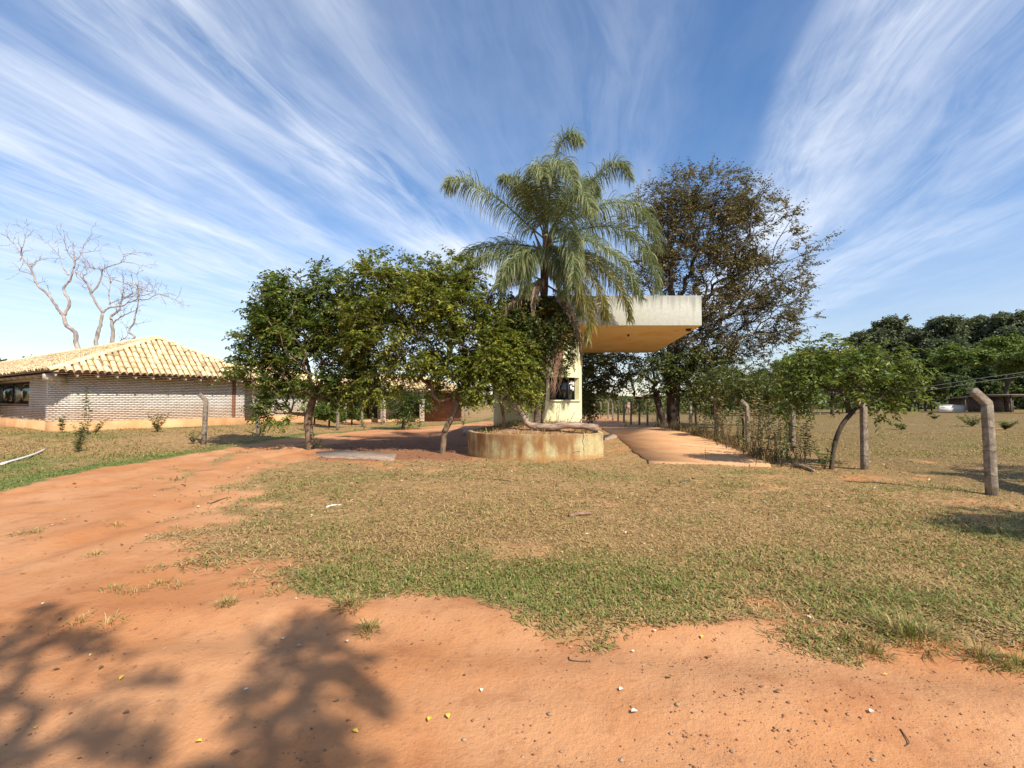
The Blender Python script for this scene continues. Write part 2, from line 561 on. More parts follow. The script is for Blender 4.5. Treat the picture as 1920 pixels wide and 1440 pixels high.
def ground_mat():
    m, T = new_mat('ground_soil')
    pos = objco(T)
    ag = T.n('ShaderNodeAttribute', attribute_name='grass').outputs['Fac']
    agr = T.n('ShaderNodeAttribute', attribute_name='green').outputs['Fac']
    abare = T.n('ShaderNodeAttribute', attribute_name='bare').outputs['Fac']
    dist = T.n('ShaderNodeVectorMath', {0: pos, 1: (0, 0, EYE)}, operation='DISTANCE').outputs['Value']
    n1 = T.noise(pos, 0.35, 5, 0.6)
    n2 = T.noise(pos, 1.7, 6, 0.6)
    n3 = T.noise(pos, 9.0, 6, 0.65)
    n4 = T.noise(pos, 42.0, 5, 0.7)
    # bare orange soil: pale dusty crust and darker, redder loose patches
    dirt = T.mix(T.maprange(n1, .32, .68), (.43, .178, .068), (.525, .278, .138))
    dirt = T.mix(T.math('MULTIPLY', T.maprange(n2, .48, .72), .65), dirt, (.335, .130, .055))
    dirt = T.mix(T.math('MULTIPLY', T.maprange(n3, .54, .72), .55), dirt, (.29, .125, .058))
    dirt = T.mix(T.math('MULTIPLY', T.maprange(n4, .60, .78), .35), dirt, (.62, .40, .24))
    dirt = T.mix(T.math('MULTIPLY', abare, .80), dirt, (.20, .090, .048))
    # turf: straw, soil and green mixed
    sod = T.mix(T.maprange(n3, .35, .65), (.235, .135, .058), (.40, .255, .115))
    grn = T.mix(T.maprange(n3, .35, .65), (.090, .125, .028), (.165, .185, .050))
    farn = T.noise(T.n('ShaderNodeVectorMath', {0: pos, 1: (1, .5, 1)}, operation='MULTIPLY').outputs[0], 3.2, 6, 0.7)
    afield = T.n('ShaderNodeAttribute', attribute_name='field').outputs['Fac']
    sod = T.mix(T.math('MULTIPLY', afield, .75), sod, (.150, .108, .044))
    grn_f = T.maprange(T.math('ADD', agr, T.math('MULTIPLY', T.math('SUBTRACT', n2, .5), 1.1)), .25, .85)
    sod = T.mix(grn_f, sod, grn)
    sod = T.mix(T.math('MULTIPLY', T.maprange(farn, .50, .72), .55), sod, (.10, .075, .032))
    sod = T.mix(T.math('MULTIPLY', T.maprange(n2, .58, .76), .45), sod, (.34, .155, .07))
    gm = T.math('ADD', ag, T.math('ADD', T.math('MULTIPLY', T.math('SUBTRACT', n2, .5), .75), T.math('MULTIPLY', T.math('SUBTRACT', n3, .5), .7)))
    col = T.mix(T.maprange(gm, .36, .66), dirt, sod)
    hgt = T.math('ADD', T.math('MULTIPLY', n3, .6), T.math('MULTIPLY', n4, .35))
    hgt = T.math('ADD', hgt, T.math('MULTIPLY', T.noise(pos, 130.0, 4, .7), .12))
    nr = bump(T, hgt, .75, .035)
    pb = T.n('ShaderNodeBsdfPrincipled', {'Base Color': col, 'Roughness': .95, 'Normal': nr, 'Specular IOR Level': .12})
    return finish(m, T, pb.outputs[0])


def brick_mat():
    m, T = new_mat('pale_brick')
    pos = objco(T)
    tone = T.n('ShaderNodeAttribute', attribute_name='tone').outputs['Fac']
    n = T.noise(pos, 2.0, 5, .6)
    col = T.mix(T.maprange(n, .3, .7), (.60, .55, .48), (.70, .655, .585))
    col = T.mix(T.math('MULTIPLY', T.maprange(tone, .2, 1.0, smooth=False), .40), col, (.72, .67, .59))
    z = T.n('ShaderNodeSeparateXYZ', {0: pos}).outputs[2]
    low = T.maprange(T.math('ADD', z, T.math('MULTIPLY', T.math('SUBTRACT', n, .5), .7)), 1.0, 1.7, .50, 0.0)
    col = T.mix(low, col, (.50, .27, .12))
    n2 = T.noise(pos, 30, 4, .6)
    pb = T.n('ShaderNodeBsdfPrincipled', {'Base Color': col, 'Roughness': .9, 'Normal': bump(T, n2, .5, .01), 'Specular IOR Level': .2})
    return finish(m, T, pb.outputs[0])


def plinth_mat():
    m, T = new_mat('stained_plinth')
    pos = objco(T)
    n = T.noise(pos, 1.4, 6, .6)
    col = T.mix(T.maprange(n, .3, .7), (.50, .245, .10), (.60, .36, .18))
    pb = T.n('ShaderNodeBsdfPrincipled', {'Base Color': col, 'Roughness': .95, 'Normal': bump(T, T.noise(pos, 25, 4), .4, .01)})
    return finish(m, T, pb.outputs[0])


def mortar_mat():
    return simple_mat('mortar', (.29, .255, .215), (.38, .335, .285), 6, .95, .3)


def planter_mat():
    """cream lime paint, weathered: grey-green grime, orange soil stains running down, black streaks"""
    m, T = new_mat('planter_paint')
    pos = objco(T)
    stv = T.n('ShaderNodeVectorMath', {0: pos, 1: (3.2, 3.2, .55)}, operation='MULTIPLY').outputs[0]
    big = T.noise(pos, .75, 4, .55)
    st = T.noise(stv, 1.0, 6, .6, .2)
    st2 = T.noise(T.n('ShaderNodeVectorMath', {0: pos, 1: (8, 8, .9)}, operation='MULTIPLY').outputs[0], 1.0, 5, .6)
    fine = T.noise(pos, 14, 6, .65)
    X_ = T.n('ShaderNodeSeparateXYZ', {0: pos}).outputs
    col = T.mix(T.maprange(fine, .3, .7), (.40, .335, .165), (.50, .43, .235))
    right = T.maprange(X_[0], .2, 2.4, .15, 1.0)
    col = T.mix(T.math('MULTIPLY', T.maprange(st, .42, .64), T.math('SUBTRACT', 1.0, T.math('MULTIPLY', right, .55))), col, (.36, .185, .045))
    col = T.mix(T.math('MULTIPLY', T.maprange(T.math('ADD', big, T.math('MULTIPLY', st, .35)), .60, .78), .75), col, (.21, .085, .03))
    col = T.mix(T.math('MULTIPLY', T.maprange(st2, .54, .72), .50), col, (.12, .085, .035))
    col = T.mix(T.math('MULTIPLY', T.maprange(T.math('ADD', X_[2], T.math('MULTIPLY', fine, .25)), .30, .12), .7), col, (.38, .18, .06))
    col = T.mix(T.math('MULTIPLY', T.maprange(X_[2], .60, .72), T.math('MULTIPLY', T.maprange(fine, .35, .6), .5)), col, (.36, .20, .10))
    pb = T.n('ShaderNodeBsdfPrincipled', {'Base Color': col, 'Roughness': .9, 'Normal': bump(T, fine, .5, .012), 'Specular IOR Level': .2})
    return finish(m, T, pb.outputs[0])


def canopy_mat():
    m, T = new_mat('canopy_paint')
    pos = objco(T)
    geo = T.n('ShaderNodeNewGeometry')
    X_ = T.n('ShaderNodeSeparateXYZ', {0: pos}).outputs
    stv = T.n('ShaderNodeVectorMath', {0: pos, 1: (6.5, 6.5, .35)}, operation='MULTIPLY').outputs[0]
    st = T.noise(stv, 1.0, 6, .62)
    fine = T.noise(pos, 9, 6, .62)
    big = T.noise(pos, .5, 4, .55)
    col = T.mix(T.maprange(fine, .3, .7), (.43, .43, .36), (.50, .50, .43))
    top = T.maprange(T.math('ADD', X_[2], T.math('MULTIPLY', T.math('SUBTRACT', st, .5), 1.7)), 5.05, 5.75)
    col = T.mix(T.math('MULTIPLY', top, .70), col, (.17, .165, .15))
    col = T.mix(T.math('MULTIPLY', T.maprange(st, .58, .74), .35), col, (.30, .29, .25))
    # the ceiling side keeps its mustard paint, with dusty orange water stains
    mus = T.mix(T.maprange(big, .35, .65), (.62, .49, .23), (.66, .54, .29))
    mus = T.mix(T.math('MULTIPLY', T.maprange(T.noise(pos, 1.1, 6, .6, .4), .52, .62), .7), mus, (.60, .37, .17))
    nz = T.n('ShaderNodeSeparateXYZ', {0: geo.outputs['True Normal']}).outputs[2]
    col = T.mix(T.math('LESS_THAN', nz, -.5), col, mus)
    pb = T.n('ShaderNodeBsdfPrincipled', {'Base Color': col, 'Roughness': .85, 'Normal': bump(T, fine, .3, .008), 'Specular IOR Level': .25})
    return finish(m, T, pb.outputs[0])


def tower_mat():
    m, T = new_mat('tower_paint')
    pos = objco(T)
    fine = T.noise(pos, 7, 6, .6)
    st = T.noise(T.n('ShaderNodeVectorMath', {0: pos, 1: (5, 5, .5)}, operation='MULTIPLY').outputs[0], 1.0, 5, .6)
    z = T.n('ShaderNodeSeparateXYZ', {0: pos}).outputs[2]
    col = T.mix(T.maprange(fine, .3, .7), (.62, .585, .33), (.69, .66, .42))
    col = T.mix(T.math('MULTIPLY', T.maprange(st, .55, .75), .35), col, (.40, .36, .22))
    col = T.mix(T.maprange(T.math('ADD', z, T.math('MULTIPLY', fine, .3)), 1.25, .95, 0, .6), col, (.50, .33, .16))
    pb = T.n('ShaderNodeBsdfPrincipled', {'Base Color': col, 'Roughness': .8, 'Normal': bump(T, fine, .25, .008), 'Specular IOR Level': .3})
    return finish(m, T, pb.outputs[0])


def drive_mat():
    m, T = new_mat('dusty_concrete')
    pos = objco(T)
    n1 = T.noise(pos, .6, 5, .6)
    n2 = T.noise(pos, 3.5, 6, .65)
    n3 = T.noise(pos, 24, 5, .7)
    col = T.mix(T.maprange(n1, .3, .7), (.47, .235, .105), (.54, .315, .165))
    col = T.mix(T.math('MULTIPLY', T.maprange(n2, .52, .72), .5), col, (.40, .20, .09))
    col = T.mix(T.math('MULTIPLY', T.maprange(n3, .58, .75), .3), col, (.36, .24, .16))
    pb = T.n('ShaderNodeBsdfPrincipled', {'Base Color': col, 'Roughness': .95, 'Normal': bump(T, T.math('ADD', n2, T.math('MULTIPLY', n3, .4)), .5, .012), 'Specular IOR Level': .15})
    return finish(m, T, pb.outputs[0])


M['ground'] = ground_mat()
M['brick'] = brick_mat()
M['plinth'] = plinth_mat()
M['mortar'] = mortar_mat()
M['planter'] = planter_mat()
M['canopy'] = canopy_mat()
M['tower'] = tower_mat()
M['drive'] = drive_mat()
M['soil'] = simple_mat('planter_soil', (.25, .12, .06), (.40, .24, .13), 6, .95, .9, .03)

# ------------------------------------------------------------------ ground sheet
def poly_sd(x, y, poly):
    """signed distance to a polygon, positive inside"""
    poly = np.asarray(poly, float)[:, :2]
    d = np.full(x.shape, 1e9)
    ins = np.zeros(x.shape, bool)
    for i in range(len(poly)):
        a, b = poly[i], poly[(i + 1) % len(poly)]
        e = b - a
        wx, wy = x - a[0], y - a[1]
        t = np.clip((wx * e[0] + wy * e[1]) / (e @ e + 1e-12), 0, 1)
        d = np.minimum(d, np.hypot(wx - t * e[0], wy - t * e[1]))
        c = ((a[1] <= y) & (b[1] > y)) | ((b[1] <= y) & (a[1] > y))
        with np.errstate(divide='ignore', invalid='ignore'):
            xi = a[0] + (y - a[1]) * e[0] / (e[1] if abs(e[1]) > 1e-12 else 1e-12)
        ins ^= c & (x < xi)
    return np.where(ins, d, -d)


def gp(lst):
    return [G(a, b)[:2] for a, b in lst]


island_poly = gp([(590, 858), (520, 868), (460, 890), (415, 930), (395, 985), (405, 1030), (455, 1076), (545, 1106), (660, 1124),
                  (800, 1134), (920, 1146), (1060, 1150), (1220, 1178), (1400, 1172), (1540, 1180), (1680, 1200), (1920, 1215)]) + \
    [np.array([30, 2.9]), np.array([400, 20]), np.array([400, 600]), np.array([20, 600]), np.array([10.2, 60]), np.array([9.4, 34])] + \
    gp([(1238, 803), (1140, 806)]) + [np.array([3.2, 30]), np.array([-1, 30])] + \
    gp([(905, 800), (870, 838), (880, 856), (760, 858)])
left_poly = gp([(-200, 990), (0, 922), (130, 893), (300, 862), (420, 842), (520, 825), (600, 815), (700, 806), (860, 797), (930, 786)]) + \
    [np.array([-1, 60]), np.array([-20, 600]), np.array([-600, 600]), np.array([-600, 2]), np.array([-14, 4.5])]
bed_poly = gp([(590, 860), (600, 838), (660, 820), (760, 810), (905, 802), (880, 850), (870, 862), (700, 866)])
drive_poly = gp([(1217, 870), (1446, 876), (1400, 852), (1330, 826), (1285, 813), (1235, 803), (1128, 803), (1160, 822)])
FIELD = np.array([[8.6, 2], [8.6, 12], [9.3, 20], [10.6, 34], [60, 400], [400, 400], [400, 2]])


def masks(x, y):
    """grass amount, greenness and litter amount on the ground, 0..1"""
    soft = .5 + .9 * sstep(-1.5, -4.5, x)
    a = sstep(-soft, soft, poly_sd(x, y, island_poly) + (fbm(x * 1.1, y * 1.1, 2, 4) - .5) * (.9 + soft))
    a = a * (1 - .50 * sstep(.56, .82, fbm(x * .8, y * .8, 19, 4) + .22 * (fbm(x * 3.1, y * 3.1, 23, 3) - .5)))
    b = sstep(-.35, .45, poly_sd(x, y, left_poly) + (fbm(x * .9, y * .9, 8, 3) - .5) * .9)
    g = np.maximum(a, b)
    # thin strip of surviving tufts between the wheel tracks
    mid = np.array([G(40, 1010)[:2], G(250, 960)[:2], G(330, 895)[:2], G(450, 848)[:2]])
    dm = np.full(x.shape, 1e9)
    for i in range(len(mid) - 1):
        p, q = mid[i], mid[i + 1]
        e = q - p
        t = np.clip(((x - p[0]) * e[0] + (y - p[1]) * e[1]) / (e @ e), 0, 1)
        dm = np.minimum(dm, np.hypot(x - p[0] - t * e[0], y - p[1] - t * e[1]))
    strip = sstep(.75, .1, dm) * sstep(.42, .62, fbm(x * 1.3, y * 1.3, 4, 3)) * .62
    g = np.maximum(g, strip)
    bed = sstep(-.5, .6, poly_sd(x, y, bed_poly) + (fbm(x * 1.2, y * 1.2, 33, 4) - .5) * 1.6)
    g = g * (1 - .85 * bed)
    g = np.where(y > 300, 1, g)
    green = fbm(x * .33, y * .33, 11, 3)
    lawn = np.exp(-(((x + .1) / 2.8) ** 2 + ((y - 4.4) / .9) ** 2)) * .66
    verge = np.exp(-(((x - 6.4) / 1.5) ** 2 + ((y - 10.6 + .25 * (x - 6.4)) / .7) ** 2)) * .9 * sstep(.3, .6, fbm(x * 1.2, y * 1.2, 77, 3))
    leftv = b * (.25 + .55 * sstep(1.6, .3, np.abs(poly_sd(x, y, left_poly))))
    field = sstep(-1, 1, poly_sd(x, y, FIELD))
    gr = np.clip((green - .52) * 1.2 + .06 + lawn + verge + leftv + .06 * field, 0, 1)
    litter = np.clip(bed + sstep(3.0, 0, np.abs(y - 12.0)) * sstep(4, 2, np.abs(x + 1.5)) * .5, 0, 1)
    return g, gr, bed, litter


def spaced(lo, mid0, mid1, hi, step, grow):
    out = list(np.arange(mid0, mid1, step))
    s, c = step, mid1
    while c < hi:
        out.append(c)
        s *= grow
        c += s
    out.append(hi)
    s, c = step, mid0 - step
    pre = []
    while c > lo:
        pre.append(c)
        s *= grow
        c -= s
    pre.append(lo)
    return np.array(pre[::-1] + out)


gx = spaced(-3000, -12, 12, 3000, .11, 1.05)
gy = spaced(-400, 1.2, 14, 5000, .09, 1.045)
GX, GY = np.meshgrid(gx, gy, indexing='ij')
gmb = MB()
gz = ground_h(GX, GY)
nx, ny = len(gx), len(gy)
ii = (np.arange(nx - 1)[:, None] * ny + np.arange(ny - 1)[None, :]).ravel()
gmb.add(np.stack([GX, GY, gz], -1).reshape(-1, 3), np.stack([ii, ii + ny, ii + ny + 1, ii + 1], -1))
ground = gmb.build('ground', M['ground'], smooth=True, kind='structure')
gg, gr, bed, lit = masks(GX.ravel(), GY.ravel())
for nm, arr in (('grass', gg), ('green', gr), ('bare', bed), ('field', sstep(-1, 1.5, poly_sd(GX.ravel(), GY.ravel(), FIELD)))):
    at = ground.data.attributes.new(nm, 'FLOAT', 'POINT')
    at.data.foreach_set('value', arr.astype(np.float32))

# concrete driveway pad under the canopy, a real step above the soil
def slab_from_poly(name, poly, z0, z1, mat, kind=None, parent=None, jag=0.0):
    pts = np.asarray(poly, float)
    res = []
    for i in range(len(pts)):
        a, b = pts[i], pts[(i + 1) % len(pts)]
        k = max(1, int(np.linalg.norm(b - a) / .35))
        for t in range(k):
            res.append(a + (b - a) * t / k + rng.normal(0, jag, 2))
    pts = np.array(res)
    n = len(pts)
    mb = MB()
    top = np.column_stack([pts, np.full(n, z1)])
    bot = np.column_stack([pts, np.full(n, z0)])
    v = np.vstack([top, bot])
    area = sum(pts[i][0] * pts[(i + 1) % n][1] - pts[(i + 1) % n][0] * pts[i][1] for i in range(n))
    order = np.arange(n) if area > 0 else np.arange(n)[::-1]
    faces = [order]
    for k in range(n):
        i, j = order[k], order[(k + 1) % n]
        faces.append([i, i + n, j + n, j])
    mb.add(v, faces)
    return mb.build(name, mat, parent, kind=kind)


drive = slab_from_poly('driveway', drive_poly, -.12, .06, M['drive'], 'structure', jag=.03)

# ------------------------------------------------------------------ grass blades and ground litter
def scatter(n, x0, x1, y0, y1):
    """points spread over the view, thinning with distance"""
    u = rng.random(n)
    y = 1 / (1 / y0 + u * (1 / y1 - 1 / y0)) if y1 / y0 > 3 else y0 + (y1 - y0) * u
    t = rng.random(n) * 2 - 1
    x = t * (y * 1.12 + .5)
    k = (x > x0) & (x < x1)
    return x[k], y[k]


def in_drive(x, y):
    return poly_sd(x, y, drive_poly) > .10


PLANT_PLAN = catmull([(-.80, 18.6), (-1.15, 17.2), (-1.40, 15.9), (-1.36, 15.1), (-.95, 14.25), (-.35, 13.78), (.4, 13.56), (1.13, 13.55), (1.75, 13.68), (2.25, 13.92), (2.72, 14.35)], 44)
PLANT_PLAN = np.vstack([PLANT_PLAN, [[2.80, 15.5], [2.90, 17.0], [3.0, 18.8]]])


def blades(mb, x, y, tone, hgt, wid, tilt):
    n = len(x)
    z = ground_h(x, y)
    az = rng.random(n) * 2 * np.pi
    d = np.stack([np.cos(az) * np.sin(tilt), np.sin(az) * np.sin(tilt), np.cos(tilt)], 1)
    sd = np.stack([-np.sin(az), np.cos(az), np.zeros(n)], 1)
    b = np.stack([x, y, z + .004], 1)
    m_ = b + d * (hgt * .55)[:, None]
    d2 = norm(d + np.stack([np.cos(az) * .7, np.sin(az) * .7, -np.full(n, .25)], 1))
    tip = m_ + d2 * (hgt * .5)[:, None]
    tip[:, 2] = np.maximum(tip[:, 2], z + .006)
    w2 = (wid * .5)[:, None]
    v = np.stack([b - sd * w2 * .8, b + sd * w2 * .8, m_ + sd * w2, m_ - sd * w2, tip], 1).reshape(-1, 3)
    i = np.arange(n)[:, None] * 5
    mb.add(v, np.concatenate([i + np.array([[0, 1, 2]]), i + np.array([[0, 2, 3]]), i + np.array([[3, 2, 4]])]), np.repeat(tone, 5))


turf = MB()
x, y = scatter(430000, -26, 30, 2.6, 26)
g_, gr_, bed_, lit_ = masks(x, y)
keep = (rng.random(len(x)) < np.clip((g_ - .28) * 1.7, 0, 1) * (.55 + .45 * vnoise(x * 3, y * 3, 31))) & ~in_drive(x, y) & (poly_sd(x, y, PLANT_PLAN) < 0) & (bed_ < .5)
x, y, gr_ = x[keep], y[keep], gr_[keep]
grn = rng.random(len(x)) < np.clip(gr_ * 1.05 + (vnoise(x * 1.6, y * 1.6, 41) - .5) * .55, .03, .95)
tone = np.where(grn, .62 + .38 * rng.random(len(x)), .02 + .46 * rng.random(len(x)))
hg = np.where(grn, .03 + .045 * rng.random(len(x)), .03 + .05 * rng.random(len(x))) * (.65 + .9 * vnoise(x * .9, y * .9, 63) ** 1.5)
wd = .0045 + .0008 * y + .003 * rng.random(len(x))
tl = np.where(grn, R(25) + R(45) * rng.random(len(x)), R(55) + R(33) * rng.random(len(x)))
blades(turf, x, y, tone, hg, wd, tl)
# taller rough grass out in the fields
x, y = scatter(70000, -30, 70, 14, 75)
g_, gr_, bed_, lit_ = masks(x, y)
fld = (poly_sd(x, y, FIELD) > .3) | (poly_sd(x, y, left_poly) > .4) | (y > 26)
keep = fld & (rng.random(len(x)) < g_ * sstep(.30, .62, fbm(x * .5, y * .5, 51, 3))) & ~in_drive(x, y)
x, y, gr_ = x[keep], y[keep], gr_[keep]
grn = rng.random(len(x)) < np.clip(gr_ + .02, .05, .9)
tone = np.where(grn, .60 + .34 * rng.random(len(x)), np.where(rng.random(len(x)) < .35, .02 + .14 * rng.random(len(x)), .42 + .20 * rng.random(len(x))))
blades(turf, x, y, tone, .045 + .08 * rng.random(len(x)), .009 + .0009 * y, R(35) + R(48) * rng.random(len(x)))
tg = turf.build('grass', M['grass'], kind='stuff')
tag(tg, 'short sunburnt grass growing on the island and the fields', 'grass')

# small clods of soil on the bare track, and dead leaves and straw on the turf
cl = MB()
n = 10000
x, y = scatter(n, -12, 12, 2.0, 12)
g_, *_ = masks(x, y)
k = (g_ < .55) & (rng.random(len(x)) < (.25 + sstep(.4, .7, fbm(x * 1.1, y * 1.1, 61, 3))) * np.where(x > 0, 1.0, .55))
x, y = x[k], y[k]
n = len(x)
s = (.0025 + .009 * rng.random(n) ** 4)[:, None, None]
oct_ = np.array([[1, 0, 0], [0, 1, 0], [-1, 0, 0], [0, -1, 0], [0, 0, .6], [0, 0, -.5]])
v = np.stack([x, y, ground_h(x, y) + .002], 1)[:, None, :] + s * (oct_[None] * (.7 + .6 * rng.random((n, 6, 1))))
of = np.array([[0, 1, 4], [1, 2, 4], [2, 3, 4], [3, 0, 4], [1, 0, 5], [2, 1, 5], [3, 2, 5], [0, 3, 5]])
cl.add(v.reshape(-1, 3), (np.arange(n)[:, None, None] * 6 + of[None]).reshape(-1, 3), np.repeat(rng.random(n), 6))
tag(cl.build('soil_crumbs', M['clod'], kind='stuff'), 'crumbs and clods of orange soil strewn over the track', 'gravel')

lt = MB()
x, y = scatter(40000, -12, 12, 3.0, 20)
g_, gr_, bed_, lit_ = masks(x, y)
k = (rng.random(len(x)) < np.clip(lit_ * .9 + .10 * g_ + .006, 0, 1)) & (poly_sd(x, y, PLANT_PLAN) < 0) & ~in_drive(x, y)
x, y = x[k], y[k]
n = len(x)
az = rng.random(n) * 2 * np.pi
d = norm(np.stack([np.cos(az), np.sin(az), rng.normal(0, .25, n)], 1))
leaf_add(lt, np.stack([x, y, ground_h(x, y) + .014], 1), d, (.04 + .07 * rng.random(n)) * np.clip(y / 9, .35, 1), (.018 + .03 * rng.random(n)) * np.clip(y / 9, .35, 1), rng.random(n))
tag(lt.build('leaf_litter', M['litter'], kind='stuff'), 'dry brown leaf litter lying under the trees and on the turf', 'litter')


# ------------------------------------------------------------------ tree builder
def grow(trunk, attract, bf=0.35, first=0.3):
    """joins attraction points to a trunk polyline as a branching skeleton"""
    trunk = np.asarray(trunk, float)
    nt = len(trunk)
    pos = np.vstack([trunk, attract])
    par = np.full(len(pos), -1)
    path = np.zeros(len(pos))
    for i in range(1, nt):
        par[i] = i - 1
        path[i] = path[i - 1] + np.linalg.norm(trunk[i] - trunk[i - 1])
    todo = np.ones(len(pos), bool)
    todo[:nt] = False
    best = np.full(len(pos), 1e9)
    bp = np.full(len(pos), -1)
    n0 = int(nt * first)
    for j in range(n0, nt):
        c = np.linalg.norm(pos - pos[j], axis=1) + bf * path[j]
        mk = c < best
        best[mk] = c[mk]
        bp[mk] = j
    while todo.any():
        i = np.argmin(np.where(todo, best, 1e18))
        todo[i] = False
        par[i] = bp[i]
        path[i] = path[bp[i]] + np.linalg.norm(pos[i] - pos[bp[i]])
        c = np.linalg.norm(pos - pos[i], axis=1) + bf * path[i]
        mk = todo & (c < best)
        best[mk] = c[mk]
        bp[mk] = i
    return pos, par


def tree_radii(pos, par, r_base, r_tip):
    n = len(pos)
    kids = [[] for _ in range(n)]
    for i in range(n):
        if par[i] >= 0:
            kids[par[i]].append(i)
    order = []
    st = [0]
    while st:
        a = st.pop()
        order.append(a)
        st += kids[a]
    tips = np.zeros(n)
    for a in order[::-1]:
        tips[a] = 1 if not kids[a] else sum(tips[k] for k in kids[a])
    e = math.log(r_base / r_tip) / math.log(max(tips[0], 2))
    return r_tip * tips ** e, kids, tips


def tree_wood(pos, par, rad, kids, tips, trunk_mb, branch_mb, nt, wob=0.0, thick=.05):
    """one swept tube per chain; chain 0 (the trunk) goes to trunk_mb"""
    stack = [(0, -1)]
    while stack:
        s, p0 = stack.pop()
        chain = [p0, s] if p0 >= 0 else [s]
        a = s
        while kids[a]:
            ks = sorted(kids[a], key=lambda q: (-(q < nt), -tips[q]))
            for q in ks[1:]:
                stack.append((q, a))
            a = ks[0]
            chain.append(a)
        if len(chain) < 2:
            continue
        pts = pos[chain]
        rr = rad[chain].copy()
        if p0 >= 0:
            rr[0] = min(rr[0], rr[1] * 1.15)
        if len(pts) == 2:
            pts = np.array([pts[0], (pts[0] + pts[1]) / 2 + rng.normal(0, .02, 3) * np.linalg.norm(pts[1] - pts[0]), pts[1]])
            rr = np.array([rr[0], rr.mean(), rr[-1]])
        else:
            m = min(2 * len(pts), 60)
            t = np.linspace(0, len(chain) - 1, m)
            rr = np.interp(t, np.arange(len(chain)), rr)
            pts = catmull(pts, m)
        big = rr.max()
        sides = 12 if p0 < 0 and big > .08 else (7 if big > thick else (5 if big > .015 else 3))
        tube(trunk_mb if p0 < 0 else branch_mb, pts, rr, sides, rough=.14 if p0 < 0 else 0)


def blob_points(blobs, n, Yd, squash=1.0, hollow=.35):
    """blobs: (px, py, rx, ry[, depth offset, depth radius]) in photo pixels at distance Yd"""
    w_ = np.array([b[2] * b[3] for b in blobs], float)
    pick = rng.choice(len(blobs), n, p=w_ / w_.sum())
    out = np.empty((n, 3))
    for i, b in enumerate(blobs):
        k = np.nonzero(pick == i)[0]
        c = P(b[0], b[1], Yd)
        sc = Yd / 900.0
        dz = b[4] * sc if len(b) > 4 else 0
        rd = (b[5] if len(b) > 5 else (b[2] + b[3]) / 2) * sc * squash
        d = norm(rng.normal(0, 1, (len(k), 3)))
        r = (hollow ** 3 + (1 - hollow ** 3) * rng.random(len(k))) ** (1 / 3)
        out[k] = c + np.array([0, dz, 0]) + d * r[:, None] * np.array([b[2] * sc, rd, b[3] * sc])
    return out


def sprays(leaf_mb, twig_mb, o, d, ntw, tlen, nleaf, L, Wd, droop=.35, spread=.8, bias=(0, 0, .15), tone=(0.15, .85), tw_r=.004, fwd=.55, drop_leaf=.35, two_rank=True):
    """leafy twigs at branch ends"""
    n = len(o) * ntw
    oo = np.repeat(o, ntw, 0)
    dd = norm(np.repeat(norm(d), ntw, 0) + rng.normal(0, spread, (n, 3)) + np.array(bias))
    ln = tlen * (.55 + .75 * rng.random(n))
    ss = np.array([0, .5, 1.0])
    pts = oo[:, None] + dd[:, None] * (ln[:, None] * ss)[..., None] - np.array([0, 0, 1.0]) * (droop * ln[:, None] * ss ** 2)[..., None]
    if twig_mb is not None:
        ax = norm(np.cross(dd, rng.normal(0, 1, (n, 3))))
        bx = np.cross(dd, ax)
        th = np.array([0, 2.094, 4.189])
        ring = np.cos(th)[:, None] * ax[:, None, :] + np.sin(th)[:, None] * bx[:, None, :]
        rad = tw_r * np.array([1, .75, .35])
        v = pts[:, :, None, :] + rad[None, :, None, None] * ring[:, None]
        i = np.arange(n)[:, None, None] * 9
        q = []
        for r_ in range(2):
            for j in range(3):
                k = (j + 1) % 3
                q.append([r_ * 3 + j, r_ * 3 + k, r_ * 3 + 3 + k, r_ * 3 + 3 + j])
        twig_mb.add(v.reshape(-1, 3), (i + np.array(q)[None]).reshape(-1, 4))
    s = np.linspace(.12, 1.0, nleaf)[None, :] + rng.normal(0, .03, (n, nleaf))
    base = oo[:, None] + dd[:, None] * (ln[:, None] * s)[..., None] - np.array([0, 0, 1.0]) * (droop * ln[:, None] * s ** 2)[..., None]
    lat_ = norm(np.cross(dd, np.array([0, 0, 1.0]) + rng.normal(0, .3, (n, 3))))
    sg = np.where(np.arange(nleaf) % 2 == 0, 1.0, -1.0)[None, :, None]
    ld = dd[:, None] * fwd + lat_[:, None] * sg * .9 + np.array([0, 0, -drop_leaf]) + rng.normal(0, .28, (n, nleaf, 3))
    ld = norm(ld.reshape(-1, 3))
    m = n * nleaf
    tn = tone[0] + (tone[1] - tone[0]) * np.clip(np.repeat(rng.random(n), nleaf) * .6 + rng.random(m) * .4, 0, 1)
    sc = .7 + .6 * rng.random(m)
    leaf_add(leaf_mb, base.reshape(-1, 3), ld, L * sc, Wd * sc, tn)


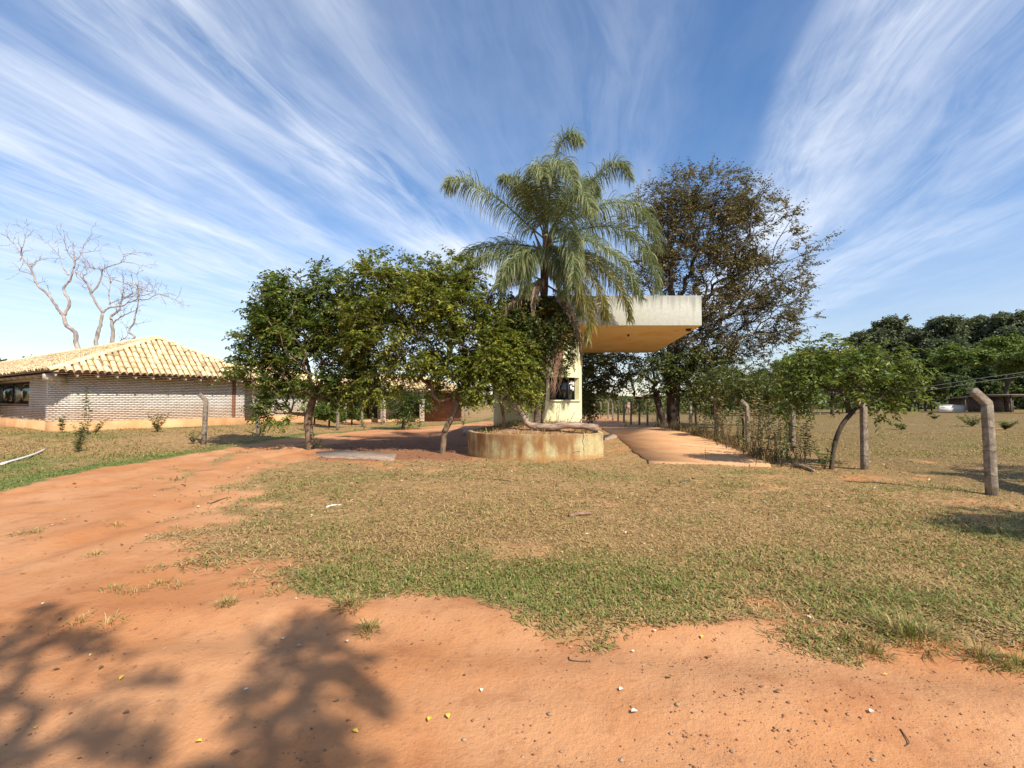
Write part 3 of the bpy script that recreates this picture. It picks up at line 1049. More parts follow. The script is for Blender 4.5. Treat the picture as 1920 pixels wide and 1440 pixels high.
def make_tree(name, label, cat, trunk, blobs, Yd, n_att, r_base, r_tip, leaf, bark, group=None, ntw=4, tlen=.45, nleaf=9, L=.1, Wd=.04,
              droop=.35, bias=(0, 0, .15), tone=(.1, .9), bf=.35, squash=1.0, hollow=.35, spread=.8, pts_extra=None, leafy=1.0, first=.35, fwd=.55, att=None, twr=.004, flare=1.25):
    trunk = np.asarray(trunk, float)
    tr = catmull(trunk, max(6, 3 * len(trunk)))
    att = blob_points(blobs, n_att, Yd, squash, hollow) if att is None else att
    if pts_extra is not None:
        att = np.vstack([att, pts_extra])
    pos, par = grow(tr, att, bf, first)
    rad, kids, tips = tree_radii(pos, par, r_base, r_tip)
    rad[0] *= flare
    t = thing(name, label, cat, trunk[0], group)
    tm, bm, lm = MB(), MB(), MB()
    tree_wood(pos, par, rad, kids, tips, tm, bm, len(tr))
    ends = np.array([i for i in range(len(tr), len(pos)) if tips[i] <= 3])
    if leafy < 1:
        ends = ends[rng.random(len(ends)) < leafy]
    d = pos[ends] - pos[par[ends]]
    d[:, 2] *= .6
    sprays(lm, bm, pos[ends], d, ntw, tlen, nleaf, L, Wd, droop, spread, bias, tone, tw_r=twr, fwd=fwd)
    tm.build('trunk', bark, t, smooth=True)
    bm.build('branches', bark, t, smooth=True, kind='stuff')
    lm.build('crown', leaf, t, kind='stuff')
    return t


# ------------------------------------------------------------------ the brick house on the left
HE = np.array([.5407, .8412])          # along the lit end wall, away from the camera
HL = np.array([-.8412, .5407])         # along the long side
HO = np.array([-20.5, 21.4, 0.0])
ZB = 0.0


def HP(a, b, z):
    return np.array([HO[0] + HE[0] * a + HL[0] * b, HO[1] + HE[1] * a + HL[1] * b, z])


def courses(mb, o, ex, ey, a0, a1, face, z0, z1, holes=(), length=.25, pitch=.086, proud=.035, depth=.10):
    """rows of bricks with deep raked joints; face is the ey coordinate of the outer side, outward is -ey"""
    k = 0
    z = z0
    while z + pitch * .72 < z1:
        a = a0 - (length * .5 if k % 2 else 0)
        while a < a1 - .02:
            lo, hi = max(a, a0) + .0012, min(a + length, a1) - .0012
            for h in holes:
                if z + pitch > h[2] and z < h[3] and hi > h[0] and lo < h[1]:
                    if lo < h[0]:
                        hi = h[0]
                    elif hi > h[1]:
                        lo = h[1]
                    else:
                        hi = lo
            if hi - lo > .03:
                p = proud + rng.normal(0, .004)
                frame_box(mb, o, ex, ey, (lo, face - p, z + rng.normal(0, .002)), (hi, face - p + depth, z + pitch * .70), rng.random())
            a += length
        z += pitch
        k += 1


def tile_mesh(tone, pitch=.27, length=.47, r0=.114, r1=.096):
    mb = MB()
    th = np.linspace(0, np.pi, 7)
    rings = []
    for yy, r, dz in ((0, r0 - .018, 0), (0, r0, 0), (length, r1, .0)):
        rings.append(np.stack([-np.cos(th) * r, np.full(7, yy), np.sin(th) * r * .95 + dz + .035 * (1 - yy / length)], 1))
    f = []
    for k in range(2):
        for j in range(6):
            f.append([k * 7 + j, k * 7 + j + 1, k * 7 + 7 + j + 1, k * 7 + 7 + j])
    mb.add(np.concatenate(rings), np.array(f), tone)
    return mb


def roof_plane(parent, corner, t, s, width, umax, singles, bed_pts, pitch=.27, expo=.40, name='roof_tile', jitter=.008):
    """barrel tiles in columns up a slope; singles: how many of the tiles are objects of their own"""
    t, s = norm(np.asarray(t, float)), norm(np.asarray(s, float))
    nr = np.cross(t, s)
    if nr[2] < 0:
        nr = -nr
    slots = []
    nc = int(width / pitch)
    for c in range(nc):
        a = (c + .5) * width / nc
        top = umax(a)
        k = 0
        while k * expo < top - .12:
            slots.append((a, k * expo - .06, min(.47, top - k * expo + .10)))
            k += 1
    joined = MB()
    shared = [tile_mesh(tv).mesh('roof_tile', M['tile']) for tv in (.12, .38, .55, .72, .9)] if singles else []
    proto = tile_mesh(.5)
    pv = np.concatenate(proto.v)
    pf = np.concatenate(proto.f).reshape(-1, 4)
    for i, (a, u, ln) in enumerate(slots):
        yaw = rng.normal(0, .03)
        tt = norm(t + s * yaw)
        st = norm(s - t * yaw)
        o = np.asarray(corner) + t * (a + rng.normal(0, jitter)) + s * (u + rng.normal(0, .012)) + nr * (.01 + abs(rng.normal(0, .006)))
        if i < singles:
            me = shared[min(4, int(rng.beta(2.2, 1.4) * 5))]
            ob = bpy.data.objects.new(name, me)
            C.objects.link(ob)
            ob.parent = parent
            Mx = Matrix(((tt[0], st[0], nr[0], o[0]), (tt[1], st[1], nr[1], o[1]), (tt[2], st[2], nr[2], o[2]), (0, 0, 0, 1)))
            ob.matrix_basis = Mx @ Matrix.Diagonal((1, ln / .47, 1, 1))
        else:
            v = o + pv[:, :1] * tt + pv[:, 1:2] * st * (ln / .47) + pv[:, 2:] * nr
            joined.add(v, pf, min(.95, rng.beta(2.2, 1.4)))
    if joined.nv:
        joined.build(name, M['tile'], parent, kind='stuff')


def cap_row(mb, p, q, r=.125, step=.38):
    p, q = np.asarray(p, float), np.asarray(q, float)
    d = norm(q - p)
    L = np.linalg.norm(q - p)
    side = norm(np.cross(d, [0, 0, 1.0]))
    up = np.cross(side, d)
    th = np.linspace(-.25, np.pi + .25, 8)
    k = 0
    while k * step < L:
        a0, a1 = k * step - .05, min((k + 1) * step + .04, L + .05)
        rings = []
        for aa, rr, lift in ((a0, r - .02, .02), (a0, r, .02), (a1, r * .85, 0.0)):
            rings.append(p + d * aa + side * (np.cos(th) * rr)[:, None] + up * (np.sin(th) * rr + lift - .03)[:, None])
        f = [[m * 8 + j, m * 8 + j + 1, m * 8 + 9 + j, m * 8 + 8 + j] for m in range(2) for j in range(7)]
        mb.add(np.concatenate(rings), np.array(f), .35 + .6 * rng.random())
        k += 1


def quad(mb, pts, tone=.5):
    mb.add(np.array(pts), np.array([list(range(len(pts)))]), tone)


house = thing('brick_house', 'long low house of pale raked-joint brick under a cream barrel-tile hip roof', 'house', HP(0, 0, 0))
ZE, ZR, OV, OVA = 3.0, 5.05, .9, .35
ZP = .74
CH, AR, RC = .70, 8.5, .30
wall = MB()
wa0, wa1 = 4.8, 12.0
frame_box(wall, HO, HE, HL, (CH, .06, -.3), (AR, .28, 2.92))               # end wall core
frame_box(wall, HO, HE, HL, (RC + .06, CH, -.3), (RC + .28, wa0, 2.93))    # long side
frame_box(wall, HO, HE, HL, (RC + .06, wa0, -.3), (RC + .28, wa1, 1.50))
frame_box(wall, HO, HE, HL, (RC + .06, wa0, 2.68), (RC + .28, wa1, 2.93))
frame_box(wall, HO, HE, HL, (RC + .06, wa1, -.3), (RC + .28, 36.0, 2.93))
frame_box(wall, HO, HE, HL, (AR - .25, .28, -.3), (AR - .03, 36.0, 2.93))
CE, CN = norm(np.array([1.0, -1.0])), norm(np.array([1.0, 1.0]))            # chamfered corner
CHE = CE[0] * HE + CE[1] * HL
CHN = CN[0] * HE + CN[1] * HL
CO = HP(0, CH, 0)
CL = CH * math.sqrt(2)
frame_box(wall, CO, CHE, CHN, (.0, .06, -.3), (CL, .25, 2.915))
wall_o = wall.build('wall', M['mortar'], house)
pl = MB()
frame_box(pl, HO, HE, HL, (CH, -.03, -.3), (AR + .03, .10, ZP))
frame_box(pl, HO, HE, HL, (RC - .03, CH, -.3), (RC + .12, 20.0, ZP - .001))
frame_box(pl, CO, CHE, CHN, (-.01, -.03, -.3), (CL + .01, .10, ZP - .002))
pl.build('plinth', M['plinth'], house)
br = MB()
courses(br, HO, HE, HL, CH, AR - .73, 0.0, ZP, 2.92)
courses(br, HO, HE, HL, AR - .52, AR, 0.0, ZP, 2.92)
courses(br, CO, CHE, CHN, -.02, CL + .02, 0.0, ZP, 2.92)
courses(br, HO, HL, HE, CH + .02, 20.0, RC + .02, ZP, 2.92, holes=[(wa0, wa1, 1.48, 2.70)], length=.3)
courses(br, HP(AR, 0, 0), HL, -HE, .1, 3.0, 0.0, ZP, 2.92, length=.3)
br.build('brick', M['brick'], wall_o, kind='stuff')
qn = MB()
k, z = 0, ZP
while z < 2.9:
    frame_box(qn, HO, HE, HL, (AR - .71, -.05 - .012 * (k % 2), z), (AR - .54, .05, z + .075))
    z += .086
    k += 1
qn.build('quoin_strip', M['quoin'], wall_o, kind='stuff')
# window of the long side
wf = MB()
for b0, b1 in ((wa0, wa0 + .08), (8.4, 8.46), (wa1 - .08, wa1)):
    frame_box(wf, HO, HL, HE, (b0, RC + .10, 1.51), (b1, RC + .16, 2.67))
frame_box(wf, HO, HL, HE, (wa0 + .08, RC + .101, 1.51), (wa1 - .08, RC + .159, 1.56))
frame_box(wf, HO, HL, HE, (wa0 + .08, RC + .101, 2.62), (wa1 - .08, RC + .159, 2.67))
win = wf.build('window', M['iron'], house)
for b0, b1 in ((wa0 + .08, 8.4), (8.46, wa1 - .08)):
    pn = MB()
    frame_box(pn, HO, HL, HE, (b0, RC + .125, 1.56), (b1, RC + .135, 2.62))
    pn.build('pane', M['mirror_glass'], win)
sl = MB()
frame_box(sl, HO, HL, HE, (wa0 - .1, RC - .06, 1.44), (wa1 + .1, RC + .10, 1.50))
sl.build('sill', M['quoin'], win)
# roof
E0, E1 = HP(-OVA, -OV, ZE), HP(AR + .8, -OV, ZE)
AP = HP(4.45, 1.3, ZR)
AP2 = HP(4.45, 35, ZR)
B0, B1 = HP(-OVA, 37, ZE), HP(AR + .8, 37, ZE)
rb = MB()
dn = np.array([0, 0, -.055])
for pts in ([E0, E1, AP], [E0, AP, AP2, B0], [E1, B1, AP2, AP], [B0, AP2, B1]):
    p = [np.asarray(q) + dn for q in pts]
    quad(rb, p)
roof = rb.build('roof', M['tile_bed'], house)
un = MB()
for pts in ([E0, E1, AP], [E0, AP, AP2, B0], [E1, B1, AP2, AP]):
    quad(un, [np.asarray(q) + dn * 2.4 for q in pts])
un.build('soffit', M['timber'], roof)
wE = np.linalg.norm(E1 - E0)
midE = (E0 + E1) / 2
sE = AP - (E0 + (E1 - E0) * (np.dot(AP - E0, E1 - E0) / wE ** 2))
hE = np.linalg.norm(sE)
a_ap = np.dot(AP - E0, (E1 - E0) / wE)
roof_plane(roof, E0, E1 - E0, sE, wE, lambda a: hE * (a / a_ap if a < a_ap else (wE - a) / (wE - a_ap)), 300, None)
tL = B0 - E0
sL = AP - (E0 + tL * (np.dot(AP - E0, tL) / np.dot(tL, tL)))
hL, wL = np.linalg.norm(sL), np.linalg.norm(tL)
bA = np.dot(AP - E0, tL / wL)
roof_plane(roof, E0, tL, sL, wL, lambda a: hL * min(1.0, a / bA), 0, None)
sR = AP - (E1 + (B1 - E1) * (np.dot(AP - E1, B1 - E1) / np.dot(B1 - E1, B1 - E1)))
hR = np.linalg.norm(sR)
roof_plane(roof, E1, B1 - E1, sR, np.linalg.norm(B1 - E1), lambda a: hR * min(1.0, a / bA), 0, None)
cp = MB()
up = np.array([0, 0, .075])
cap_row(cp, E0 + up * .6, AP + up)
cap_row(cp, E1 + up * .6, AP + up)
cap_row(cp, AP + up, AP2 + up)
cp.build('ridge_tile', M['tile_ridge'], roof, kind='stuff')
# rafter ends under the eaves, each a piece of its own
rm = MB()
rm.add(box_v((-.035, 0, -.07), (.035, .85, .06)), BOXF)
rme = rm.mesh('rafter', M['rafter_tail'])
slope_dir = norm(sE)
for k in range(13):
    a = -.1 + k * (AR + .6) / 12.5
    q = HP(a, -OV + .05, ZE - .20)
    ob = bpy.data.objects.new('rafter', rme)
    C.objects.link(ob)
    ob.parent = roof
    s_ = norm(np.array([HL[0], HL[1], .42]))
    n_ = np.cross(np.array([HE[0], HE[1], 0]), s_)
    ob.matrix_basis = Matrix(((HE[0], s_[0], n_[0], q[0]), (HE[1], s_[1], n_[1], q[1]), (0, s_[2], n_[2], q[2]), (0, 0, 0, 1)))
slope2 = norm(np.array([HE[0], HE[1], .42]))
for k in range(14):
    q = HP(-OVA + .05, .3 + k * 1.15, ZE - .20)
    ob = bpy.data.objects.new('rafter', rme)
    C.objects.link(ob)
    ob.parent = roof
    n_ = np.cross(np.array([-HL[0], -HL[1], 0]), slope2)
    ob.matrix_basis = Matrix(((-HL[0], slope2[0], n_[0], q[0]), (-HL[1], slope2[1], n_[1], q[1]), (0, slope2[2], n_[2], q[2]), (0, 0, 0, 1)))
cb = MB()
frame_box(cb, HP(-.22, -.62, 0), -CHE, CHN, (-.05, 0, 2.58), (.30, .9, 2.86))
frame_box(cb, HP(-.22, -.62, 0), -CHE, CHN, (-.049, .3, 2.44), (.299, .9, 2.58))
cb.build('corner_bracket', M['rafter_tail'], roof)

# lower wing joined to the far end of the lit wall
wg = MB()
frame_box(wg, HO, HE, HL, (AR - .02, 1.66, -.3), (AR + 6.0, 1.88, 2.6))
wgo = wg.build('wing_wall', M['mortar'], house)
wb = MB()
courses(wb, HO, HE, HL, AR + .02, AR + 6.0, 1.6, .75, 2.6, length=.3)
wb.build('brick', M['brick'], wgo, kind='stuff')
wp = MB()
frame_box(wp, HO, HE, HL, (AR + .02, 1.57, -.3), (AR + 6.02, 1.65, .75))
wp.build('wing_plinth', M['plinth'], house)
W0, W1 = HP(AR + .3, .7, 2.72), HP(AR + 6.6, .7, 2.72)
W2, W3 = HP(AR + .3, 5.6, 4.2), HP(AR + 6.6, 5.6, 4.2)
wr = MB()
quad(wr, [W0 + dn, W1 + dn, W3 + dn, W2 + dn])
quad(wr, [W2 + dn, W3 + dn, W3 + [0, 0, -1.6], W2 + [0, 0, -1.6]])
wro = wr.build('wing_roof', M['tile_bed'], house)
roof_plane(wro, W0, W1 - W0, W2 - W0, 6.3, lambda a: 5.0, 0, None)

# second brick building behind the trees
FE, FL = norm(np.array([1.0, .35])), norm(np.array([-.35, 1.0]))
FO = np.array([-15.6, 36.5, 0.0])
annex = thing('brick_annex', 'brick annex with terracotta openings and low tiled roof half hidden behind the two bushy trees', 'house', FO)
fw = MB()
ops = [(1.2, 2.6), (3.9, 5.2), (7.0, 8.8)]
prev = 0.0
for a0, a1 in ops + [(12.0, 12.0)]:
    frame_box(fw, FO, FE, FL, (prev, 0, -.2), (a0, .25, 2.35))
    prev = a1
frame_box(fw, FO, FE, FL, (0, .25, -.2), (.25, 7, 2.34))
frame_box(fw, FO, FE, FL, (11.75, .25, -.2), (12.0, 7, 2.34))
frame_box(fw, FO, FE, FL, (.25, 3.2, -.2), (11.75, 3.4, 2.33))
fwo = fw.build('wall', M['mortar'], annex)
fb = MB()
courses(fb, FO, FE, FL, 0, 5.2, 0, .35, 2.3, holes=[(o[0], o[1], 0, 3) for o in ops], length=.3, pitch=.11)
courses(fb, FO, FE, FL, 5.2, 7.0, 0, .35, 2.3, length=.3, pitch=.11)
fb.build('brick', M['brick'], fwo, kind='stuff')
fq = MB()
frame_box(fq, FO, FE, FL, (8.8, -.05, .0), (12.0, .0, 2.34))
fq.build('red_brick_panel', M['quoin'], annex)
fp = MB()
frame_box(fp, FO, FE, FL, (-.03, -.03, -.2), (12.03, -.001, .35))
fp.build('plinth', M['plinth'], annex)
for a in (-.3, 2.7, 5.35, 8.3):
    pm = MB()
    frame_box(pm, FO, FE, FL, (a, -1.6, -.2), (a + .34, -1.26, 2.34))
    pr = pm.build('porch_pier', M['mortar'], annex)
    pb_ = MB()
    courses(pb_, FO, FE, FL, a - .02, a + .36, -1.6, .1, 2.3, length=.19, pitch=.11)
    pb_.build('brick', M['brick'], pr, kind='stuff')
q0, q1 = FO + np.array([*(FE * -.9 + FL * -2.2), 2.45]), FO + np.array([*(FE * 12.9 + FL * -2.2), 2.45])
r0, r1 = FO + np.array([*(FE * 3.2 + FL * 3.2), 3.95]), FO + np.array([*(FE * 9.0 + FL * 3.2), 3.95])
b0_, b1_ = FO + np.array([*(FE * -.9 + FL * 8.6), 2.45]), FO + np.array([*(FE * 12.9 + FL * 8.6), 2.45])
ar = MB()
for pts in ([q0, q1, r1, r0], [q0, r0, b0_], [q1, b1_, r1], [b0_, r0, r1, b1_]):
    quad(ar, [p + dn for p in pts])
aro = ar.build('roof', M['tile_bed'], annex)
sF = (r0 - q0) - norm(q1 - q0) * np.dot(r0 - q0, norm(q1 - q0))
hF, wF, iF = np.linalg.norm(sF), np.linalg.norm(q1 - q0), 4.1
roof_plane(aro, q0, q1 - q0, sF, wF, lambda a: hF * min(1, a / iF, (wF - a) / iF), 0, None)

# ------------------------------------------------------------------ gatehouse: oval tower with a cantilevered canopy
TX, TY = 1.0, 18.75
RX, RY = 1.72, 1.0
DS, DB = 18.0, 28.0
zb_ = P(1316, 610.5, DS)[2]
zt_ = P(1316, 554, DS)[2]
gate = thing('gatehouse', 'cream oval gatehouse tower carrying a thick flat cantilever canopy', 'gatehouse', (TX, TY, 0))
can_poly = [(P(975, 610, DS)[0], DS), (P(1316, 610, DS)[0], DS), (P(1228, 661, DB)[0], DB), (P(980, 661, DB)[0], DB)]
mb = MB()
cpoly = np.array(can_poly)
bev = .015
for zz, inset in ((zb_, 0),):
    lo = np.column_stack([cpoly, np.full(4, zb_)])
    hi = np.column_stack([cpoly, np.full(4, zt_)])
    mb.add(np.vstack([lo, hi]), np.array([[0, 3, 2, 1], [4, 5, 6, 7], [0, 1, 5, 4], [1, 2, 6, 5], [2, 3, 7, 6], [3, 0, 4, 7]]))
can = mb.build('canopy', M['canopy'], gate)
bm_ = can.modifiers.new('bevel', 'BEVEL')
bm_.width = .018
bm_.segments = 2
for px, py, r in ((1291, 615.5, .11), (1178, 626, .045)):
    yy = 900 * (zb_ - EYE) / (752.5 - py)
    c = P(px, py, yy)
    f = MB()
    tube(f, [[c[0], c[1], zb_ + .01], [c[0], c[1], zb_ - .05], [c[0], c[1], zb_ - .09]], [r, r, r * .7], 12)
    f.build('ceiling_lamp', M['fixture'], gate)


def ell(phi, off=0.0):
    return np.array([TX + (RX + off) * math.sin(phi), TY - (RY + off) * math.cos(phi)])


PH0, PH1 = R(13), R(66)
ZS, ZH = 1.70, 2.56
phis = np.unique(np.concatenate([np.linspace(-np.pi, np.pi, 73), np.linspace(PH0, PH1, 13)]))
phis = phis[:-1]
zl = [.2, 1.0, ZS, ZH, 3.4, zb_ + .02]
tw = MB()
ring = np.array([ell(p) for p in phis])
vv = np.concatenate([np.column_stack([ring, np.full(len(ring), z)]) for z in zl])
fs = []
np_ = len(phis)
for k in range(len(zl) - 1):
    for j in range(np_):
        j2 = (j + 1) % np_
        mid = phis[j] + 1e-4
        if k == 2 and PH0 <= mid < PH1 - 1e-3:
            continue
        fs.append([k * np_ + j, k * np_ + j2, (k + 1) * np_ + j2, (k + 1) * np_ + j])
tw.add(vv, np.array(fs))
op = [p for p in phis if PH0 - 1e-6 <= p <= PH1 + 1e-6]
o_out = np.array([ell(p) for p in op])
o_in = np.array([ell(p, -.24) for p in op])
m_ = len(op)
for z, flip in ((ZS, False), (ZH, True)):
    v = np.vstack([np.column_stack([o_out, np.full(m_, z)]), np.column_stack([o_in, np.full(m_, z)])])
    f = [[j, j + 1, m_ + j + 1, m_ + j] for j in range(m_ - 1)]
    tw.add(v, np.array([q[::-1] for q in f] if flip else f))
for e, flip in ((0, False), (m_ - 1, True)):
    a, b = o_out[e], o_in[e]
    q = np.array([[*a, ZS], [*b, ZS], [*b, ZH], [*a, ZH]])
    tw.add(q, np.array([[3, 2, 1, 0]] if flip else [[0, 1, 2, 3]]))
tower = tw.build('tower', M['tower'], gate, smooth=False)
sm = MB()
so = np.array([ell(p, .05) for p in op])
si = np.array([ell(p, -.02) for p in op])
v = np.vstack([np.column_stack([so, np.full(m_, ZS + .012)]), np.column_stack([si, np.full(m_, ZS + .012)]), np.column_stack([so, np.full(m_, ZS - .05)]), np.column_stack([si, np.full(m_, ZS - .05)])])
f = []
for j in range(m_ - 1):
    f += [[j, j + 1, m_ + j + 1, m_ + j], [2 * m_ + j, 2 * m_ + j + 1, j + 1, j], [3 * m_ + j, 3 * m_ + j + 1, 2 * m_ + j + 1, 2 * m_ + j]]
f += [[0, m_, 3 * m_, 2 * m_], [m_ - 1, 3 * m_ - 1, 4 * m_ - 1, 2 * m_ - 1]]
sm.add(v, f)
wnd = MB()
gl_phi = np.linspace(PH0, PH1, 4)
gp_ = np.array([ell(p, -.20) for p in gl_phi])
for k in range(4):
    a = gp_[k]
    tube(wnd, [[*a, ZS], [*a, ZH]], .022, 4)
for z in (ZS + .02, ZH - .02):
    for k in range(3):
        tube(wnd, [[*gp_[k], z], [*gp_[k + 1], z]], .02, 4)
window = wnd.build('window', M['iron'], gate)
sm.build('sill', M['tower'], window)
for k in range(3):
    a, b = gp_[k], gp_[k + 1]
    n_ = norm(np.array([b[1] - a[1], a[0] - b[0]]))
    pm = MB()
    pts = [[*a, ZS], [*b, ZS], [*b, ZH], [*a, ZH]]
    v = np.array(pts + [[p[0] - n_[0] * .008, p[1] - n_[1] * .008, p[2]] for p in pts])
    pm.add(v, BOXF)
    pm.build('pane', M['glass'], window)
a, b = gp_[2], gp_[3]
n_ = norm(np.array([b[1] - a[1], a[0] - b[0]]))
for u0, u1, z0, z1 in ((.30, .62, 2.30, 2.45), (.66, .94, 2.24, 2.44), (.32, .58, 2.10, 2.26), (.64, .90, 2.06, 2.20)):
    pp = MB()
    s0, s1 = a + (b - a) * u0 + n_ * .012, a + (b - a) * u1 + n_ * .012
    e_ = n_ * .002
    v = np.array([[*s0, z0], [*s1, z0], [*s1, z1], [*s0, z1], [*(s0 + e_), z0], [*(s1 + e_), z0], [*(s1 + e_), z1], [*(s0 + e_), z1]])
    pp.add(v, BOXF)
    pp.build('notice', M['paper'], window)

# ------------------------------------------------------------------ planter in front of the tower
planter = thing('planter', 'stained and cracked concrete planter curving round the foot of the palm', 'planter', (1.0, 16, 0))
out = PLANT_PLAN
tan = norm(np.gradient(out, axis=0))
tan[-4:] = tan[-3]
nin = np.stack([-tan[:, 1], tan[:, 0]], 1)
cen = np.array([1.0, 16.5])
sgn = np.sign(((cen - out) * nin).sum(1))
inn = out + nin * sgn[:, None] * .15
n = len(out)
zs_ = [-.15, .1, .3, .5, .70, .72]
pw = MB()
rows = [np.column_stack([out + (rng.normal(0, .004, out.shape) if 0 < i < 4 else 0), np.full(n, z)]) for i, z in enumerate(zs_)]
rows += [np.column_stack([inn, np.full(n, .72) + rng.normal(0, .006, n)]), np.column_stack([inn, np.full(n, .3)])]
rows[-3][:, 2] += rng.normal(0, .006, n)
f = []
for k in range(len(rows) - 1):
    for j in range(n - 1):
        f.append([k * n + j, k * n + j + 1, (k + 1) * n + j + 1, (k + 1) * n + j])
pw.add(np.concatenate(rows), np.array(f))
pw.build('planter_wall', M['planter'], planter)
ck = MB()
cpx = [(1093, 811), (1094, 820), (1092, 828), (1095, 836), (1093.5, 842), (1096, 848)]


def on_wall(px, py, lift):
    """where a sight line meets the planter's outer face"""
    r = ray(px, py)
    best = None
    for j in range(n - 1):
        a, b = out[j], out[j + 1]
        e = b - a
        det = r[0] * (-e[1]) + r[1] * e[0]
        if abs(det) < 1e-9:
            continue
        t = (a[0] * (-e[1]) + a[1] * e[0]) / det
        s = (r[0] * a[1] - r[1] * a[0]) / det
        if t > 0 and -1e-6 <= s <= 1 + 1e-6 and (best is None or t < best[0]):
            best = (t, e)
    t, e = best
    nn = norm(np.array([e[1], -e[0]]))
    if nn[1] > 0:
        nn = -nn
    q = np.array([0, 0, EYE]) + r * t
    return q + np.array([nn[0], nn[1], 0]) * lift


tube(ck, [on_wall(a, b, -.002) for a, b in cpx], [.014, .011, .012, .009, .010, .006], 4)
tube(ck, [on_wall(a, b, -.003) for a, b in ((1096, 848), (1086, 846), (1074, 849), (1060, 850))], [.008, .010, .008, .005], 4)
ck.build('crack', M['iron'], planter)
so_ = MB()
ringp = np.vstack([inn, [[1.8, 18.9], [.2, 18.9]]])
c0 = np.array([.9, 16.8])
rings = []
for k, fr in enumerate((1.0, .93, .8, .6, .4, .2)):
    pts = c0 + (ringp - c0) * fr
    zz = .60 + .25 * sstep(1.0, .35, np.full(len(pts), fr)) + (fbm(pts[:, 0] * 3, pts[:, 1] * 3, 71) - .5) * .12
    zz = np.maximum(zz, .60 + .10 * sstep(15, 17.5, pts[:, 1]) * (fr < .95))
    rings.append(np.column_stack([pts, zz]))
m_ = len(ringp)
v = np.concatenate(rings + [np.array([[*c0, .86]])])
f = [[k * m_ + j, k * m_ + (j + 1) % m_, (k + 1) * m_ + (j + 1) % m_, (k + 1) * m_ + j] for k in range(5) for j in range(m_)]
f += [[5 * m_ + j, 5 * m_ + (j + 1) % m_, 6 * m_] for j in range(m_)]
so_.add(v, f)
so_.build('soil', M['soil'], planter, smooth=True)


def soil_z(x, y):
    d = np.hypot(np.asarray(x) - .9, (np.asarray(y) - 16.8) * .8)
    return .60 + .25 * sstep(2.2, .8, d)


pg = MB()
n_p = 3600
x, y = rng.uniform(-1.3, 2.9, n_p), rng.uniform(13.7, 18.2, n_p)
k = poly_sd(x, y, np.vstack([inn, [[1.8, 18.9], [.2, 18.9]]])) > .02
x, y = x[k], y[k]
n_p = len(x)
az = rng.random(n_p) * 6.283
tl = R(15) + R(70) * rng.random(n_p)
d = np.stack([np.cos(az) * np.sin(tl), np.sin(az) * np.sin(tl), np.cos(tl)], 1)
leaf_add(pg, np.stack([x, y, soil_z(x, y) + .01], 1), d, .08 + .16 * rng.random(n_p) ** 2, .016 + .012 * rng.random(n_p), np.clip(rng.normal(.38, .25, n_p), 0, 1))
tag(pg.build('planter_grass', M['grass'], kind='stuff'), 'dry grass and straw on the soil of the round planter', 'grass')

# driftwood-like dead trunk lying across the planter
log = MB()
lp = catmull([P(969, 757, 15.1), P(980, 778, 15.0), P(994, 797, 14.9), P(1030, 801, 14.75), P(1064, 797, 14.7), P(1095, 799, 14.7), P(1122, 806, 14.6)], 26)
tube(log, lp, np.interp(np.linspace(0, 1, 26), [0, .15, .35, .6, 1], [.045, .075, .10, .115, .085]), 9, rough=.3)
br2 = catmull([lp[3], P(962, 766, 15.15), P(958, 772, 15.2)], 6)
tube(log, br2, [.04, .03, .025, .02, .018, .015], 6, rough=.2)
st2 = catmull([lp[22], P(1108, 797, 14.85), P(1121, 799, 15.0)], 6)
tube(log, st2, [.07, .065, .06, .05, .05, .045], 7, rough=.2)
tag(log.build('dead_branch', M['driftwood'], smooth=True), 'bare grey dead branch lying across the planter rim, one end raised', 'branch')

# ------------------------------------------------------------------ the palm
PY = 16.0
palm = thing('palm_tree', 'feathery queen palm with arching fronds growing out of the planter', 'palm', P(1009, 800, PY))
tk = MB()
tp = catmull([P(1008, 812, PY), P(1009, 797, PY), P(1013, 740, PY), P(1016, 690, PY), P(1018, 640, PY), P(1019, 580, PY), P(1021, 520, PY), P(1023, 470, PY), P(1025, 440, PY)], 40)
tr_ = np.interp(np.linspace(0, 1, 40), [0, .06, .2, .5, .7, .85, 1], [.27, .22, .155, .13, .13, .16, .08]) * (1 + .05 * np.sin(np.arange(40) * 1.9))
tube(tk, tp, tr_, 14, rough=.12)
tk.build('trunk', M['palm_trunk'], palm, smooth=True)
for k in range(11):                                                    # old leaf bases round the crown shaft
    a = k * 2.4
    zb0 = tp[30 + (k % 7)]
    lb = MB()
    dv = np.array([math.cos(a), math.sin(a), 0])
    pts = catmull([zb0 + dv * .12, zb0 + dv * .24 + [0, 0, .25], zb0 + dv * .42 + [0, 0, .55 + .2 * rng.random()]], 6)
    tube(lb, pts, [.07, .065, .05, .04, .03, .02], 6)
    lb.build('leaf_base', M['palm_trunk'], palm, smooth=True)


